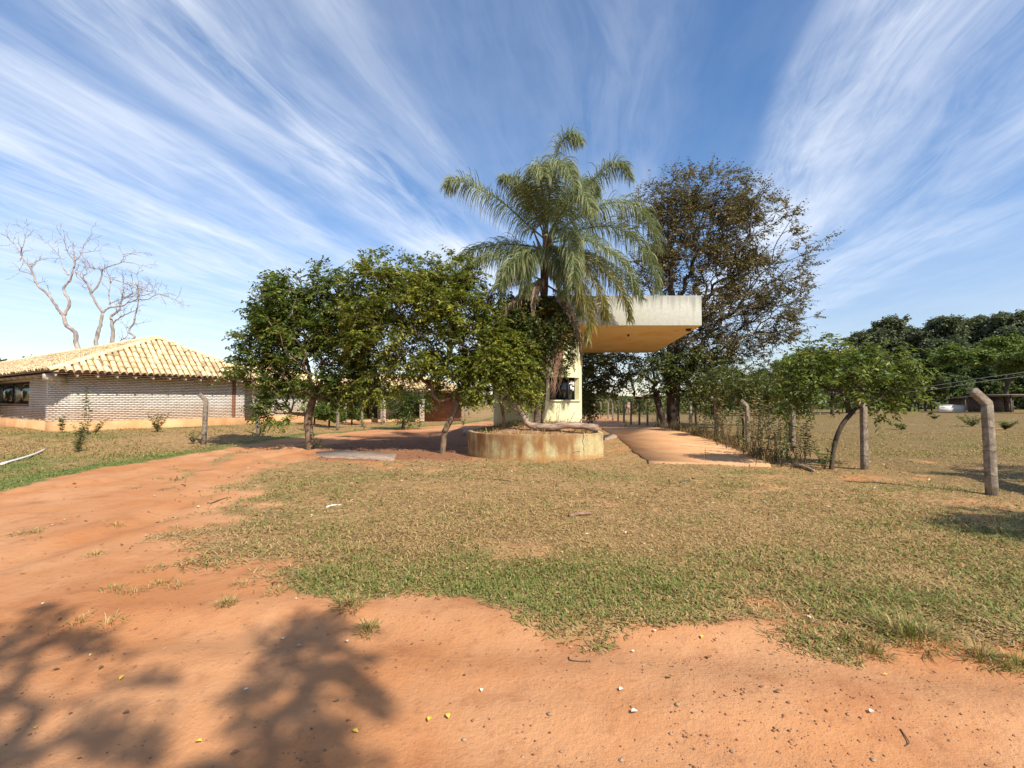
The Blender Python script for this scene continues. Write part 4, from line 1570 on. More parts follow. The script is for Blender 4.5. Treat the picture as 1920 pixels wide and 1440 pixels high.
def frond(path, mat, rach_mat, n_l=128, llen=.62, droop=.42, tone=(.1, .8), plum=38, ragged=0.0):
    pts = catmull([P(px, py, PY + dy) for px, py, dy in path], 34)
    L = np.linalg.norm(np.diff(pts, axis=0), axis=1).sum()
    rm_ = MB()
    tube(rm_, pts, np.linspace(.034, .007, 34), 5)
    fr = rm_.build('frond', rach_mat, palm, smooth=True)
    lm = MB()
    s = np.linspace(.10, 1.0, n_l)
    idx = s * 33
    base = np.stack([np.interp(idx, np.arange(34), pts[:, k]) for k in range(3)], 1)
    tg_ = norm(np.gradient(base, axis=0))
    side = norm(np.cross(tg_, np.array([0, 0, 1.0]) + .001))
    up_ = np.cross(side, tg_)
    for sg in (-1, 1):
        for rep in range(2):
            ph = R(plum) * rng.normal(0, 1, n_l) * (1 if rep else .5) + R(18)
            prof_ = np.clip(np.minimum((s - .04) / .18, 1.0) * (1 - .62 * s ** 2.2), .15, 1)
            ln = llen * prof_ * (.75 + .4 * rng.random(n_l))
            d0 = norm(side * sg * np.cos(ph)[:, None] + up_ * np.sin(ph)[:, None] + tg_ * (.42 + .25 * rng.random((n_l, 1))))
            keep = rng.random(n_l) > ragged
            m = int(keep.sum())
            d0, b0, ln, t0 = d0[keep], base[keep], ln[keep], tg_[keep]
            segs = 5
            p = b0
            rows, dd = [p], d0
            for q in range(segs):
                dd = norm(dd + np.array([0, 0, -1.0]) * (droop * (.35 + .35 * q)) + rng.normal(0, .05, (m, 3)))
                p = p + dd * (ln / segs)[:, None]
                rows.append(p)
            rows = np.stack(rows, 1)
            wv = norm(np.cross(d0, t0) + rng.normal(0, .35, (m, 3)))
            wv = norm(np.cross(rows[:, -1] - rows[:, 0], wv))
            wd_ = .0105 * np.array([.6, 1.0, 1.0, .85, .55, .08])
            v = np.concatenate([rows - wv[:, None] * wd_[None, :, None], rows + wv[:, None] * wd_[None, :, None]], 1)
            i = np.arange(m)[:, None] * 12
            f = np.concatenate([i + np.array([[q, q + 6, q + 7, q + 1]]) for q in range(5)])
            tn = tone[0] + (tone[1] - tone[0]) * rng.random(m)
            lm.add(v.reshape(-1, 3), f, np.repeat(tn, 12))
    lm.build('leaflets', mat, fr, kind='stuff')


GREEN = [
    [(1018, 445, 0), (990, 422, -.1), (937, 375, -.3), (889, 350, -.5), (856, 337, -.6), (838, 350, -.6)],
    [(1020, 440, 0), (1004, 400, -.3), (985, 362, -.7), (962, 335, -1.0), (942, 335, -1.2)],
    [(1015, 465, 0), (965, 458, .2), (915, 462, .3), (872, 478, .4), (840, 505, .4)],
    [(1016, 470, 0), (975, 470, -.3), (930, 478, -.5), (890, 492, -.7), (862, 515, -.8)],
    [(1024, 440, 0), (1029, 380, .1), (1037, 310, .2), (1054, 266, .2), (1074, 252, .1), (1088, 264, 0)],
    [(1026, 440, 0), (1030, 375, -.4), (1037, 325, -.9), (1050, 306, -1.3), (1066, 320, -1.7), (1078, 350, -1.9)],
    [(1023, 440, 0), (1020, 380, -.5), (1012, 330, -1.0), (1012, 310, -1.5), (1020, 330, -1.9)],
    [(1030, 438, 0), (1062, 398, -.1), (1105, 345, -.2), (1142, 312, -.3), (1168, 310, -.3), (1182, 335, -.3)],
    [(1034, 445, 0), (1080, 410, -.3), (1130, 384, -.5), (1180, 382, -.6), (1218, 415, -.6), (1234, 465, -.6)],
    [(1034, 450, 0), (1085, 432, .2), (1145, 425, .3), (1195, 452, .4), (1224, 500, .4), (1232, 545, .4)],
    [(1034, 455, 0), (1080, 448, -.6), (1130, 462, -1.0), (1172, 500, -1.2), (1196, 545, -1.3)],
    [(1034, 462, 0), (1075, 470, .5), (1120, 490, .8), (1165, 520, 1.0), (1205, 560, 1.1)],
    [(1022, 440, .1), (1012, 395, .7), (1000, 355, 1.3), (985, 345, 1.8), (972, 360, 2.1)],
    [(1028, 440, .1), (1058, 385, .8), (1084, 345, 1.5), (1108, 345, 2.0), (1120, 370, 2.3)],
    [(1028, 440, 0), (1052, 400, -.7), (1075, 372, -1.3), (1098, 372, -1.8), (1112, 405, -2.1)],
    [(1028, 445, 0), (1050, 430, -.7), (1068, 445, -1.2), (1076, 490, -1.5), (1076, 530, -1.6)],
    [(1018, 468, 0), (1002, 470, -.5), (990, 500, -.8), (984, 548, -.9)],
    [(1026, 466, 0), (1040, 470, -.6), (1052, 505, -.9), (1058, 556, -1.0)],
    [(1014, 480, 0), (985, 490, .3), (955, 520, .5), (938, 565, .5)],
    [(1030, 485, 0), (1052, 500, .4), (1075, 540, .6), (1085, 590, .6)],
    [(1012, 475, 0), (985, 480, -.6), (955, 500, -1.0), (935, 535, -1.3)],
]
for i, pth in enumerate(GREEN):
    frond(pth, M['palm_green'], M['palm_green'], llen=1.05 if i in (0, 5, 6, 8, 9) else .92, droop=.48 + .14 * rng.random(), tone=(.05, .85))
GOLD = [
    [(1034, 470, 0), (1068, 480, -.4), (1100, 510, -.7), (1126, 555, -.9), (1136, 600, -.9)],
    [(1032, 480, 0), (1062, 500, -.6), (1090, 540, -.9), (1104, 590, -1.0), (1104, 640, -1.0)],
    [(1036, 468, 0), (1090, 478, -.2), (1140, 515, -.3), (1170, 560, -.3), (1180, 600, -.3)],
]
for pth in GOLD:
    frond(pth, M['palm_gold'], M['palm_gold'], llen=.85, droop=.5, tone=(0, .75))
DEAD = [
    [(1022, 520, 0), (1010, 530, -.5), (1002, 560, -.7), (998, 600, -.7)],
    [(1026, 500, 0), (1038, 515, -.3), (1048, 545, -.4), (1052, 585, -.4)],
    [(1016, 525, 0), (985, 514, -.3), (950, 520, -.5), (922, 550, -.6), (906, 598, -.6), (902, 635, -.6)],
    [(1014, 545, 0), (980, 552, -.5), (948, 580, -.7), (925, 620, -.8)],
    [(1026, 535, 0), (1050, 552, -.4), (1070, 588, -.6), (1084, 635, -.6), (1089, 680, -.6)],
    [(1014, 530, 0), (996, 535, .2), (975, 560, .3), (962, 605, .3)],
]
for i, pth in enumerate(DEAD):
    frond(pth, M['palm_dead'], M['palm_dead'], n_l=110, llen=(.40, .36, .62, .5, .46, .5)[i], droop=.75, tone=(0, 1), plum=25, ragged=.15)
fl = MB()
for k in range(26):
    a = P(1030, 466, PY - .25) + rng.normal(0, .05, 3)
    b = a + np.array([.18 * rng.normal() - .05, -.15 * rng.random(), -.30 + .2 * rng.random()])
    tube(fl, catmull([a + [0, 0, .15], a, b], 5), [.012, .016, .018, .018, .010], 4)
fl.build('flower_cluster', M['flower'], palm, kind='stuff')

# ------------------------------------------------------------------ climber, shrub and weeds in the planter
vine = thing('climbing_vine', 'tangled vine with reddening leaves smothering the palm trunk', 'vine', P(1020, 790, 15.9))
vs, vl, hr = MB(), MB(), MB()
vp = blob_points([(975, 580, 40, 30), (1000, 605, 60, 46), (1042, 612, 36, 52), (958, 605, 34, 42), (1052, 660, 22, 38), (992, 648, 46, 30), (1015, 575, 40, 25), (1005, 690, 18, 40)], 640, 15.75, .75, .15)
pos, par = grow(catmull([P(1016, 796, 15.85), P(1022, 720, 15.8), P(1016, 650, 15.75), P(1012, 600, 15.7)], 10), vp, .25, .3)
rad, kids, tips = tree_radii(pos, par, .05, .005)
tree_wood(pos, par, rad, kids, tips, vs, vs, 10)
sprays(vl, vs, pos[10:], pos[10:] - pos[par[10:]] + rng.normal(0, .1, (len(pos) - 10, 3)), 4, .30, 9, .095, .055, .6, 1.0, (0, -.1, -.1), (0, .93))
vs.build('stem', M['twig'], vine, kind='stuff')
vl.build('foliage', M['leaf_vine'], vine, kind='stuff')
for k in range(24):
    x0 = rng.normal(1050, 6)
    pts = [P(x0, 590 + 30 * rng.random(), 15.5 + .2 * rng.random()), P(x0 - 3 + rng.normal(0, 4), 660, 15.45), P(1042 + rng.normal(0, 5), 700, 15.45), P(1036 + rng.normal(0, 5), 728 + 22 * rng.random(), 15.4)]
    tube(hr, catmull(pts, 10), np.linspace(.012, .004, 10), 4)
hr.build('hanging_root', M['root'], vine, kind='stuff')

make_tree('leafy_shrub', 'yellow-green leafy shrub leaning out of the planter beside the palm trunk', 'shrub',
          [P(946, 800, 15.6), P(942, 770, 15.5), P(936, 735, 15.4)],
          [(925, 680, 48, 45), (965, 690, 36, 40), (905, 720, 38, 38), (985, 660, 22, 24), (978, 735, 26, 28), (935, 640, 38, 26), (885, 690, 24, 30)],
          15.3, 330, .050, .006, M['leaf_yellow'], M['bark_brown'], ntw=7, tlen=.40, nleaf=10, L=.115, Wd=.052, tone=(.1, .95), droop=.5, squash=1.0, hollow=.25)


def weed(name, label, base, height, stems, leaf, spread=.18, lean=(0, 0), L=.09, Wd=.035, per=12, cat='plant', group=None, r=.008, up=.35, bushy=1.0, tone=(.1, .9), start=.15):
    base = np.asarray(base, float)
    t = thing(name, label, cat, base, group)
    sm_, lm_ = MB(), MB()
    for k in range(stems):
        a = rng.random() * 6.283
        h = height * (1.0 if k == 0 else .45 + .55 * rng.random())
        tip = base + np.array([math.cos(a) * spread * h + lean[0] * h, math.sin(a) * spread * h + lean[1] * h, h])
        mid = base + (tip - base) * .5 + np.array([rng.normal(0, .04), rng.normal(0, .04), .03]) * h
        pts = catmull([base, mid, tip], 9)
        tube(sm_, pts, np.linspace(r, r * .3, 9), 4)
        m = max(4, int(per * h / height))
        s = start + (1 - start) * (np.arange(m) + .5) / m
        bb = np.stack([np.interp(s * 8, np.arange(9), pts[:, c]) for c in range(3)], 1)
        for rep in range(max(1, int(2 * bushy))):
            ang = np.arange(m) * 2.4 + rep * 2.1 + rng.random() * 6
            d = norm(np.stack([np.cos(ang), np.sin(ang), np.full(m, up) + rng.normal(0, .25, m)], 1))
            leaf_add(lm_, bb, d, L * (.6 + .7 * rng.random(m)), Wd * (.7 + .6 * rng.random(m)), tone[0] + (tone[1] - tone[0]) * rng.random(m))
    sm_.build('stem', M['twig'], t, kind='stuff' if stems > 1 else None)
    lm_.build('foliage', leaf, t, kind='stuff')
    return t


for px, py, h in ((1045, 795, .85), (1064, 795, .50), (1086, 794, .35), (1026, 795, .30)):
    q = P(px, py, 16.9)
    weed('wall_weed', ['thin tall weed against the cream tower wall', 'short sprouting weed against the cream tower wall', 'tiny weed at the corner of the cream tower wall', 'small weed beside the palm base at the tower wall'][(1045, 1064, 1086, 1026).index(px)],
         [q[0], q[1], q[2] - .05], h, 2, M['weed'], .28, (.25, 0), .055, .024, 11, 'weed', 'weeds along the tower wall')

LATE = []
# ------------------------------------------------------------------ the two bushy trees, and the dark shrub behind them
b1 = G(583, 842)
Y1 = b1[1]
make_tree('bushy_tree', 'bushy dark-green tree with a single pale trunk beside the dirt track', 'tree',
          [b1 - [0, 0, .1], P(580, 815, Y1), P(578, 785, Y1), P(584, 758, Y1), P(592, 735, Y1 + .1)],
          [(590, 660, 95, 70), (545, 630, 70, 60), (645, 620, 75, 70), (500, 690, 52, 34), (615, 545, 42, 42), (535, 565, 42, 46), (470, 650, 30, 28),
           (560, 720, 80, 26), (525, 745, 36, 30), (650, 700, 55, 40), (455, 700, 25, 14), (560, 590, 80, 50), (505, 600, 34, 40), (515, 765, 34, 26), (650, 735, 60, 26), (600, 735, 40, 24)],
          Y1, 640, .14, .008, M['leaf_dark'], M['bark_brown'], ntw=7, tlen=.52, nleaf=11, L=.14, Wd=.062, droop=.25, bias=(0, 0, .25), tone=(0, .95), squash=.95,
          pts_extra=np.array([P(a, b, Y1 + c) for a, b, c in ((430, 704, 0), (448, 668, -.3), (452, 632, 0), (480, 585, .2), (507, 528, 0), (548, 520, -.2), (597, 502, 0), (628, 515, .2), (520, 790, -.3), (500, 780, 0), (546, 788, -.5))]), first=.55)
b2 = G(829, 850)
Y2 = b2[1]
make_tree('bushy_tree', 'forked bushy tree with yellow-green leaves next to the planter', 'tree',
          [b2 - [0, 0, .1], P(831, 835, Y2), P(833, 818, Y2), P(835, 806, Y2)],
          [(750, 560, 95, 70), (705, 535, 60, 45), (815, 620, 95, 95), (860, 580, 62, 80), (890, 640, 62, 50), (705, 640, 72, 80), (770, 680, 75, 34), (690, 600, 60, 60),
           (800, 530, 60, 40), (860, 690, 50, 30), (740, 700, 70, 22), (910, 600, 40, 44), (865, 520, 36, 40), (700, 735, 55, 22), (885, 715, 44, 34), (790, 725, 50, 20)],
          Y2, 720, .095, .008, M['leaf_yellow'], M['bark_brown'], ntw=7, tlen=.50, nleaf=11, L=.13, Wd=.058, droop=.3, bias=(0, 0, .2), tone=(0, .95), squash=.95,
          pts_extra=np.array([P(a, b, Y2 + c) for a, b, c in ((812, 722, 0), (822, 752, 0), (855, 715, .2), (851, 745, .1), (858, 760, .1), (808, 700, -.2), (700, 478, 0), (722, 482, .3), (768, 488, 0), (800, 490, -.3), (845, 480, .2))]), first=.9)
b3 = G(756, 806)
make_tree('dark_shrub', 'dark many-stemmed shrub standing in shade between the two bushy trees', 'shrub',
          [b3, b3 + [0, 0, .5], b3 + [.05, 0, 1.0]], [(755, 762, 26, 28), (742, 745, 24, 20), (770, 742, 22, 22), (755, 785, 18, 20), (795, 752, 24, 16)], b3[1], 120, .09, .01,
          M['leaf_dark'], M['bark_dark'], ntw=4, tlen=.5, nleaf=8, L=.15, Wd=.07, tone=(0, .6))
for px, yt, D in ((455, 735, 90), (500, 730, 84), (545, 728, 95), (600, 738, 88), (650, 735, 92), (700, 740, 98), (760, 736, 90), (810, 738, 96)):
    LATE.append((px, yt, D))
for px, py, h, lb_ in ((683, 806, .9, 'young leafy weed at the edge of the shade behind the grey slab'), (786, 803, .7, 'small leafy weed right of the dark shrub'), (596, 842, .55, 'small dark weed at the foot of the single-trunk bushy tree'),
                       (868, 800, .6, 'scrubby weed behind the planter by the far fence')):
    weed('leafy_weed', lb_, G(px, py), h, 4, M['weed'], .3, (0, 0), .12, .05, 10, 'weed', 'weeds under the bushy trees')

# grey concrete remnants at the edge of the shaded bed
t = slab_from_poly('concrete_slab', gp([(592, 848), (640, 844), (742, 853), (738, 864), (690, 861), (602, 857)]), -.06, .035, M['slab_conc'], jag=.015)
tag(t, 'weathered grey concrete slab bedded in the soil under the trees', 'slab')
kb = MB()
kp = [G(a, b) for a, b in ((870, 836), (862, 846), (868, 854))]
t = slab_from_poly('kerb_block', gp([(868, 812), (905, 806), (906, 811), (870, 818)]), -.05, .16, M['slab_conc'], jag=.008)
tag(t, 'pale kerb block left of the planter', 'kerb')
t = slab_from_poly('step_block', gp([(1132, 820), (1150, 817), (1158, 821), (1134, 826)]), -.05, .10, M['slab_conc'], jag=.01)
tag(t, 'broken concrete step between planter and driveway', 'step')

# ------------------------------------------------------------------ fence posts
def swept_square(mb, pts, half, ax, taper=1.0):
    """square bar along a bent path in the plane of ax and z"""
    pts = np.asarray(pts, float)
    ay = np.array([-ax[1], ax[0], 0.0])
    n = len(pts)
    v = []
    for i in range(n):
        d0 = norm(pts[min(i + 1, n - 1)] - pts[max(i - 1, 0)]) if 0 < i < n - 1 else norm(pts[i + 1] - pts[i] if i == 0 else pts[i] - pts[i - 1])
        nrm_ = np.cross(ay, d0)
        h = half * (1 - (1 - taper) * i / (n - 1))
        c = .08
        for sx, sy in ((1, 1 - c), (1 - c, 1), (-1 + c, 1), (-1, 1 - c), (-1, -1 + c), (-1 + c, -1), (1 - c, -1), (1, -1 + c)):
            v.append(pts[i] + nrm_ * sx * h + ay * sy * h)
    f = [[i * 8 + j, i * 8 + (j + 1) % 8, (i + 1) * 8 + (j + 1) % 8, (i + 1) * 8 + j] for i in range(n - 1) for j in range(8)]
    f += [list(range(8))[::-1], [(n - 1) * 8 + j for j in range(8)]]
    mb.add(np.array(v), f)


def bent_post():
    t = thing('fence_post', 'post', 'fence post')
    ax = np.array([1.0, 0, 0])
    mb = MB()
    shaft = [np.array([0, 0, z]) for z in (-.2, .4, .9, 1.35, 1.58)]
    shaft[2] = shaft[2] + [.004, 0, 0]
    arm = [np.array([0, 0, 1.62]) + np.array([-.72 * k, 0, .70 * k]) * .17 for k in (0, 1, 2)]
    swept_square(mb, shaft + arm, .066, ax, .88)
    mb.build('post_body', M['post'], t)
    for z in (.35, .78, 1.2):
        w_ = MB()
        a = np.arange(9) / 8 * 2 * np.pi
        tube(w_, [[math.cos(q) * .088, math.sin(q) * .088, z + .01 * math.sin(q * 2)] for q in a], .004, 4, cap=False)
        w_.build('wire_tie', M['wire'], t)
    h_ = MB()
    for z in (.55, .98, 1.4):
        q = np.array([0, 0, z]) - np.cross(ax, [0, 0, 1.0]) * 0
    return t


proto = bent_post()
used = False


def put_post(base, rz, s, label, group, rx=0.0, ry=0.0, sz=None):
    global used
    o = copy_tree(proto) if used else proto
    used = True
    o.location = Vector([float(c) for c in base])
    o.rotation_euler = (rx, ry, rz)
    o.scale = (s, s, sz or s)
    o['label'] = label
    o['group'] = group
    return o


RF, LF, BF = 'concrete posts of the right field fence', 'concrete posts along the lawn before the brick house', 'concrete posts of the fence beyond the canopy'
kidz = None
for px, py, s, rz, ry, lb_, grp in (
        (1860, 928, 1.0, 0.0, -.02, 'tall weathered concrete post with bent top, nearest of the field fence', RF),
        (1621, 880, .94, .05, .01, 'upright concrete field-fence post right behind the crooked sapling', RF),
        (1487, 846, .95, -.1, .015, 'concrete field-fence post left of the crooked sapling among dry stalks', RF),
        (1402, 836, .93, .1, .0, 'thin-looking concrete field-fence post wrapped in weeds', RF),
        (1343, 820, 1.0, .0, .0, 'concrete post with bent top leaning out of brush by the driveway', RF),
        (382, 829, 1.0, .0, .03, 'concrete post with bent top standing alone before the lit brick wall', LF),
        (484, 816, .98, .1, -.02, 'bent concrete post half hidden by leaves at the end of the lit brick wall', LF),
        (633, 807, 1.0, -.05, .01, 'bent concrete post right of the single pale trunk', LF),
        (679, 801, .96, .08, -.01, 'bent concrete post framed by foliage before the brick annex', LF),
        (717, 796, .95, .0, .01, 'bent concrete post in front of the annex brick pier', LF)):
    put_post(G(px, py), rz, s, lb_, grp, 0.0, ry)
for px, py in ((855, 785), (865, 783), (872, 781), (879, 779.5), (841, 789)):
    put_post(G(px, py), .1, .95, 'small distant bent concrete post seen left of the planter', 'distant posts left of the planter')
for k, (px, py) in enumerate(((1199, 797), (1183, 796), (1170, 793), (1159, 790), (1149, 788), (1140, 786), (1127, 785), (1114, 784), (1105, 783))):
    put_post(G(px, py), -.1 + .05 * rng.normal(), .98 + .04 * rng.normal(),
             'pale bent concrete post in the row seen beneath the canopy', BF, 0, .02 * rng.normal())


def wood_post(base, h, label, group, lean=0.0, r=.075):
    mb = MB()
    b = np.asarray(base, float)
    pts = [b + [0, 0, -.2], b + [lean * .3, 0, h * .3], b + [lean * .6, .02, h * .65], b + [lean, .0, h]]
    tube(mb, catmull(pts, 9), np.linspace(r * 1.1, r * .85, 9), 9, rough=.15)
    return tag(mb.build('wooden_post', M['wood_post'], smooth=False), label, 'fence post', group)


WP = 'split wooden fence posts'
wood_post(G(573, 808), 1.55, 'grey wooden post just left of the pale trunk of the bushy tree', WP, .02, .10)
wood_post(G(1295, 808), 1.65, 'pale round wooden post beside the big brown tree', WP, .02, .09)
wood_post(G(1305, 800), 1.5, 'dark wooden post behind the pale round one near the brown tree', WP, -.03, .07)
wood_post(G(1214, 798), 1.6, 'dark wooden post at the end of the bent posts beneath the canopy', WP, .03, .07)
wood_post(G(1234, 801), 1.7, 'dark leaning wooden post close to the big brown trunk', WP, -.1, .07)

# ------------------------------------------------------------------ the big brown-leaved tree
b4 = G(1263, 803)
Y4 = b4[1]
limb = np.array([P(a, b, Y4 + c) for a, b, c in ((1400, 560, 0), (1440, 510, -.3), (1470, 492, -.4), (1500, 480, -.5), (1525, 468, -.5), (1545, 448, -.6), (1450, 470, .2), (1465, 440, .3), (1478, 405, .4),
                                                 (1430, 420, 0), (1452, 398, 0), (1390, 362, .2), (1412, 347, .2), (1350, 345, .3), (1372, 338, .3), (1490, 540, .3), (1508, 530, .4), (1480, 600, -.2), (1530, 592, -.3), (1500, 640, .2),
                                                 (1240, 348, 0), (1262, 338, .5), (1300, 334, -.4), (1330, 336, .2), (1212, 362, .2))])
_a = np.linspace(-.25, 2.75, 70) + rng.normal(0, .03, 70)
_k = 1.10 + .17 * rng.random(70)
outer = np.array([P(1318 + 150 * k_ * math.cos(q) + 12, 505 - 152 * k_ * math.sin(q), Y4 + rng.normal(0, 1.5)) for q, k_ in zip(_a, _k)])
wood = np.array([P(a, b, Y4 + c) for a, b, c in ((1262, 640, 0), (1255, 570, 0), (1262, 500, 0), (1272, 450, .2), (1242, 470, -.2), (1300, 520, -.3), (1340, 500, -.4), (1320, 560, -.5), (1370, 580, -.6), (1300, 440, 0), (1330, 400, .1))])
make_tree('brown_leaf_tree', 'tall tree with sparse dry brown leaves rising behind the canopy', 'tree',
          [b4 - [0, 0, .15], P(1262, 770, Y4), P(1262, 735, Y4), P(1260, 700, Y4), P(1261, 665, Y4)],
          [(1300, 415, 85, 54), (1245, 440, 62, 62), (1370, 440, 78, 70), (1225, 510, 45, 60), (1310, 500, 90, 60), (1410, 530, 72, 62), (1340, 580, 85, 50), (1430, 610, 62, 48), (1280, 610, 70, 50),
           (1330, 378, 52, 28), (1260, 384, 46, 26), (1400, 395, 32, 30), (1390, 650, 60, 32), (1310, 660, 80, 36), (1465, 560, 34, 44)],
          Y4, 1350, .40, .012, M['leaf_brown'], M['bark_dark'], ntw=6, tlen=.85, nleaf=9, L=.17, Wd=.08, droop=-.05, bias=(.35, 0, .15), tone=(0, .9), squash=.9, hollow=.3,
          pts_extra=np.vstack([limb, wood, outer]), first=.35, spread=.6, fwd=.8, twr=.007, flare=1.35)
b4b = G(1236, 802) + [0, -1.2, 0]
make_tree('understory_tree', 'dark green understory tree spreading low round the foot of the brown tree', 'tree',
          [b4b, P(1235, 760, b4b[1]), P(1225, 725, b4b[1])],
          [(1150, 690, 52, 40), (1115, 705, 36, 34), (1200, 690, 52, 40), (1300, 690, 62, 38), (1350, 700, 52, 34), (1265, 720, 46, 30), (1110, 672, 34, 22), (1320, 740, 36, 24), (1215, 735, 30, 20), (1100, 750, 20, 34), (1262, 690, 50, 46), (1340, 745, 40, 30), (1150, 715, 40, 24)],
          b4b[1], 620, .20, .012, M['leaf_under'], M['bark_dark'], ntw=6, tlen=.75, nleaf=9, L=.18, Wd=.09, tone=(0, .9), bf=.2, hollow=.2, first=.3)

for k, (px, py, Dt, w_, lb_) in enumerate(((1345, 812, 690, 46, 'scrubby small tree just right of the brown tree by the fence'), (1392, 822, 700, 42, 'thin scrub tree rising from the weeds by the driveway'),
                                          (1440, 800, 672, 60, 'broad green scrub tree behind the field fence weeds'), (1480, 826, 716, 36, 'low scrub tree left of the crooked sapling crown'))):
    bb = G(px, py)
    yy = bb[1]
    hh = (py - Dt)
    make_tree('scrub_tree', lb_, 'tree', [bb - [0, 0, .05], P(px + 2, py - hh * .2, yy), P(px - 3, py - hh * .4, yy)],
              [(px, Dt + hh * .25, w_, hh * .20), (px - w_ * .5, Dt + hh * .38, w_ * .6, hh * .17), (px + w_ * .5, Dt + hh * .34, w_ * .6, hh * .19), (px, Dt + hh * .12, w_ * .6, hh * .10)], yy, 110, .05, .007,
              M['leaf_under'], M['bark_dark'], group='scrub trees along the field fence', ntw=3, tlen=.5, nleaf=8, L=.15, Wd=.07, tone=(.1, 1), bf=.2, first=.3, hollow=.1)
# ------------------------------------------------------------------ the crooked sapling on the right
b5 = G(1558, 880)
Y5 = b5[1]
make_tree('crooked_sapling', 'young flat-crowned sapling with a crooked dark stem by the field fence', 'tree',
          [b5 - [0, 0, .05], P(1562, 850, Y5), P(1568, 822, Y5), P(1580, 795, Y5), P(1596, 775, Y5), P(1612, 758, Y5)],
          [(1600, 722, 105, 42), (1545, 705, 66, 40), (1645, 705, 66, 38), (1560, 672, 56, 26), (1690, 745, 34, 26), (1505, 735, 40, 32), (1620, 672, 46, 22), (1670, 690, 46, 30), (1520, 690, 36, 30), (1480, 760, 26, 22), (1640, 760, 40, 20)],
          Y5, 230, .055, .006, M['leaf_dark'], M['bark_dark'], ntw=4, tlen=.42, nleaf=9, L=.13, Wd=.052, droop=.15, bias=(0, 0, .1), tone=(.1, 1), squash=.85,
          pts_extra=np.array([P(a, b, Y5 + c) for a, b, c in ((1530, 640, 0), (1560, 645, .2), (1590, 652, 0), (1632, 655, 0), (1700, 700, 0), (1705, 750, .1), (1475, 740, 0), (1480, 715, 0))]), bf=.25)
weed('leafy_weed', 'leafy weed clump at the foot of the crooked sapling', G(1546, 882), .75, 6, M['weed'], .35, (0, 0), .13, .045, 12, 'weed')

# ------------------------------------------------------------------ bare dead trees behind the house
def dead_tree(label, chains, Yd, twig_n=70):
    base = chains[0][0][0]
    t = thing('dead_tree', label, 'tree', P(base[0], base[1], Yd), 'bare dead trees behind the brick house')
    tm, bm = MB(), MB()
    nodes = []
    for ci, (pts, r0, r1, dy) in enumerate(chains):
        w_ = [P(a, b, Yd + dy * i / max(1, len(pts) - 1)) for i, (a, b) in enumerate(pts)]
        m = len(pts) * 4
        c = catmull(w_, m)
        c[1:-1] += rng.normal(0, .02, (m - 2, 3))
        tube(tm if ci == 0 else bm, c, np.linspace(r0, r1, m) * .80, 8, rough=.25)
        if ci > 0:
            nodes += [(c[j], c[j] - c[j - 1], np.interp(j, [0, m], [r0, r1])) for j in range(m // 3, m)]
        nodes.append((c[-1], c[-1] - c[-2], r1))
        nodes.append((c[-1], c[-1] - c[-2], r1))
    for k in range(twig_n):
        p, d, r = nodes[int(rng.integers(len(nodes)))]
        d = norm(norm(d) + rng.normal(0, .7, 3) + [0, 0, .25])
        ln = .5 + 1.0 * rng.random()
        pts = [p]
        for q in range(4):
            d = norm(d + rng.normal(0, .28, 3))
            pts.append(pts[-1] + d * ln / 4)
        tube(bm, pts, np.linspace(min(.03, r * .7), .008, 5), 3)
        for q in range(2):
            d2 = norm(d + rng.normal(0, .7, 3))
            s = pts[2 + q]
            tube(bm, [s, s + d2 * .3, s + norm(d2 + rng.normal(0, .4, 3)) * .55], [.013, .010, .006], 3)
    tm.build('trunk', M['bark_dead'], t, smooth=True)
    bm.build('branches', M['bark_dead'], t, smooth=True, kind='stuff')


def zc(lst, ox=0, oy=400, s=340 / 1749):
    return [(ox + a * s, oy + b * s) for a, b in lst]


YD = 42.0
dead_tree('leftmost bare dead tree, its pale trunk bending left then forking', [
    (zc([(770, 1480), (760, 1340), (735, 1250), (725, 1150), (640, 1080), (615, 990)]), .26, .17, 0),
    (zc([(615, 990), (560, 930), (500, 830), (440, 760), (360, 690), (330, 600), (290, 520), (220, 430), (205, 370), (225, 310)]), .15, .05, -1.2),
    (zc([(615, 990), (660, 900), (670, 840), (625, 770), (620, 710), (680, 640), (700, 560), (725, 470), (715, 400), (710, 310)]), .16, .05, .8),
    (zc([(290, 520), (350, 470), (420, 445), (490, 430)]), .06, .02, .4), (zc([(330, 590), (250, 570), (170, 545)]), .05, .02, -.4),
    (zc([(205, 370), (150, 310), (100, 260), (60, 190)]), .04, .015, -.5), (zc([(225, 310), (240, 230), (225, 150)]), .04, .012, .2),
    (zc([(660, 600), (600, 510), (580, 420), (500, 330), (420, 260)]), .05, .015, .5), (zc([(725, 460), (650, 370), (620, 270), (590, 210)]), .05, .015, -.5),
    (zc([(725, 460), (780, 400), (800, 330), (860, 250), (880, 180)]), .05, .012, .6), (zc([(490, 780), (450, 690)]), .035, .015, 0)], YD, 60)
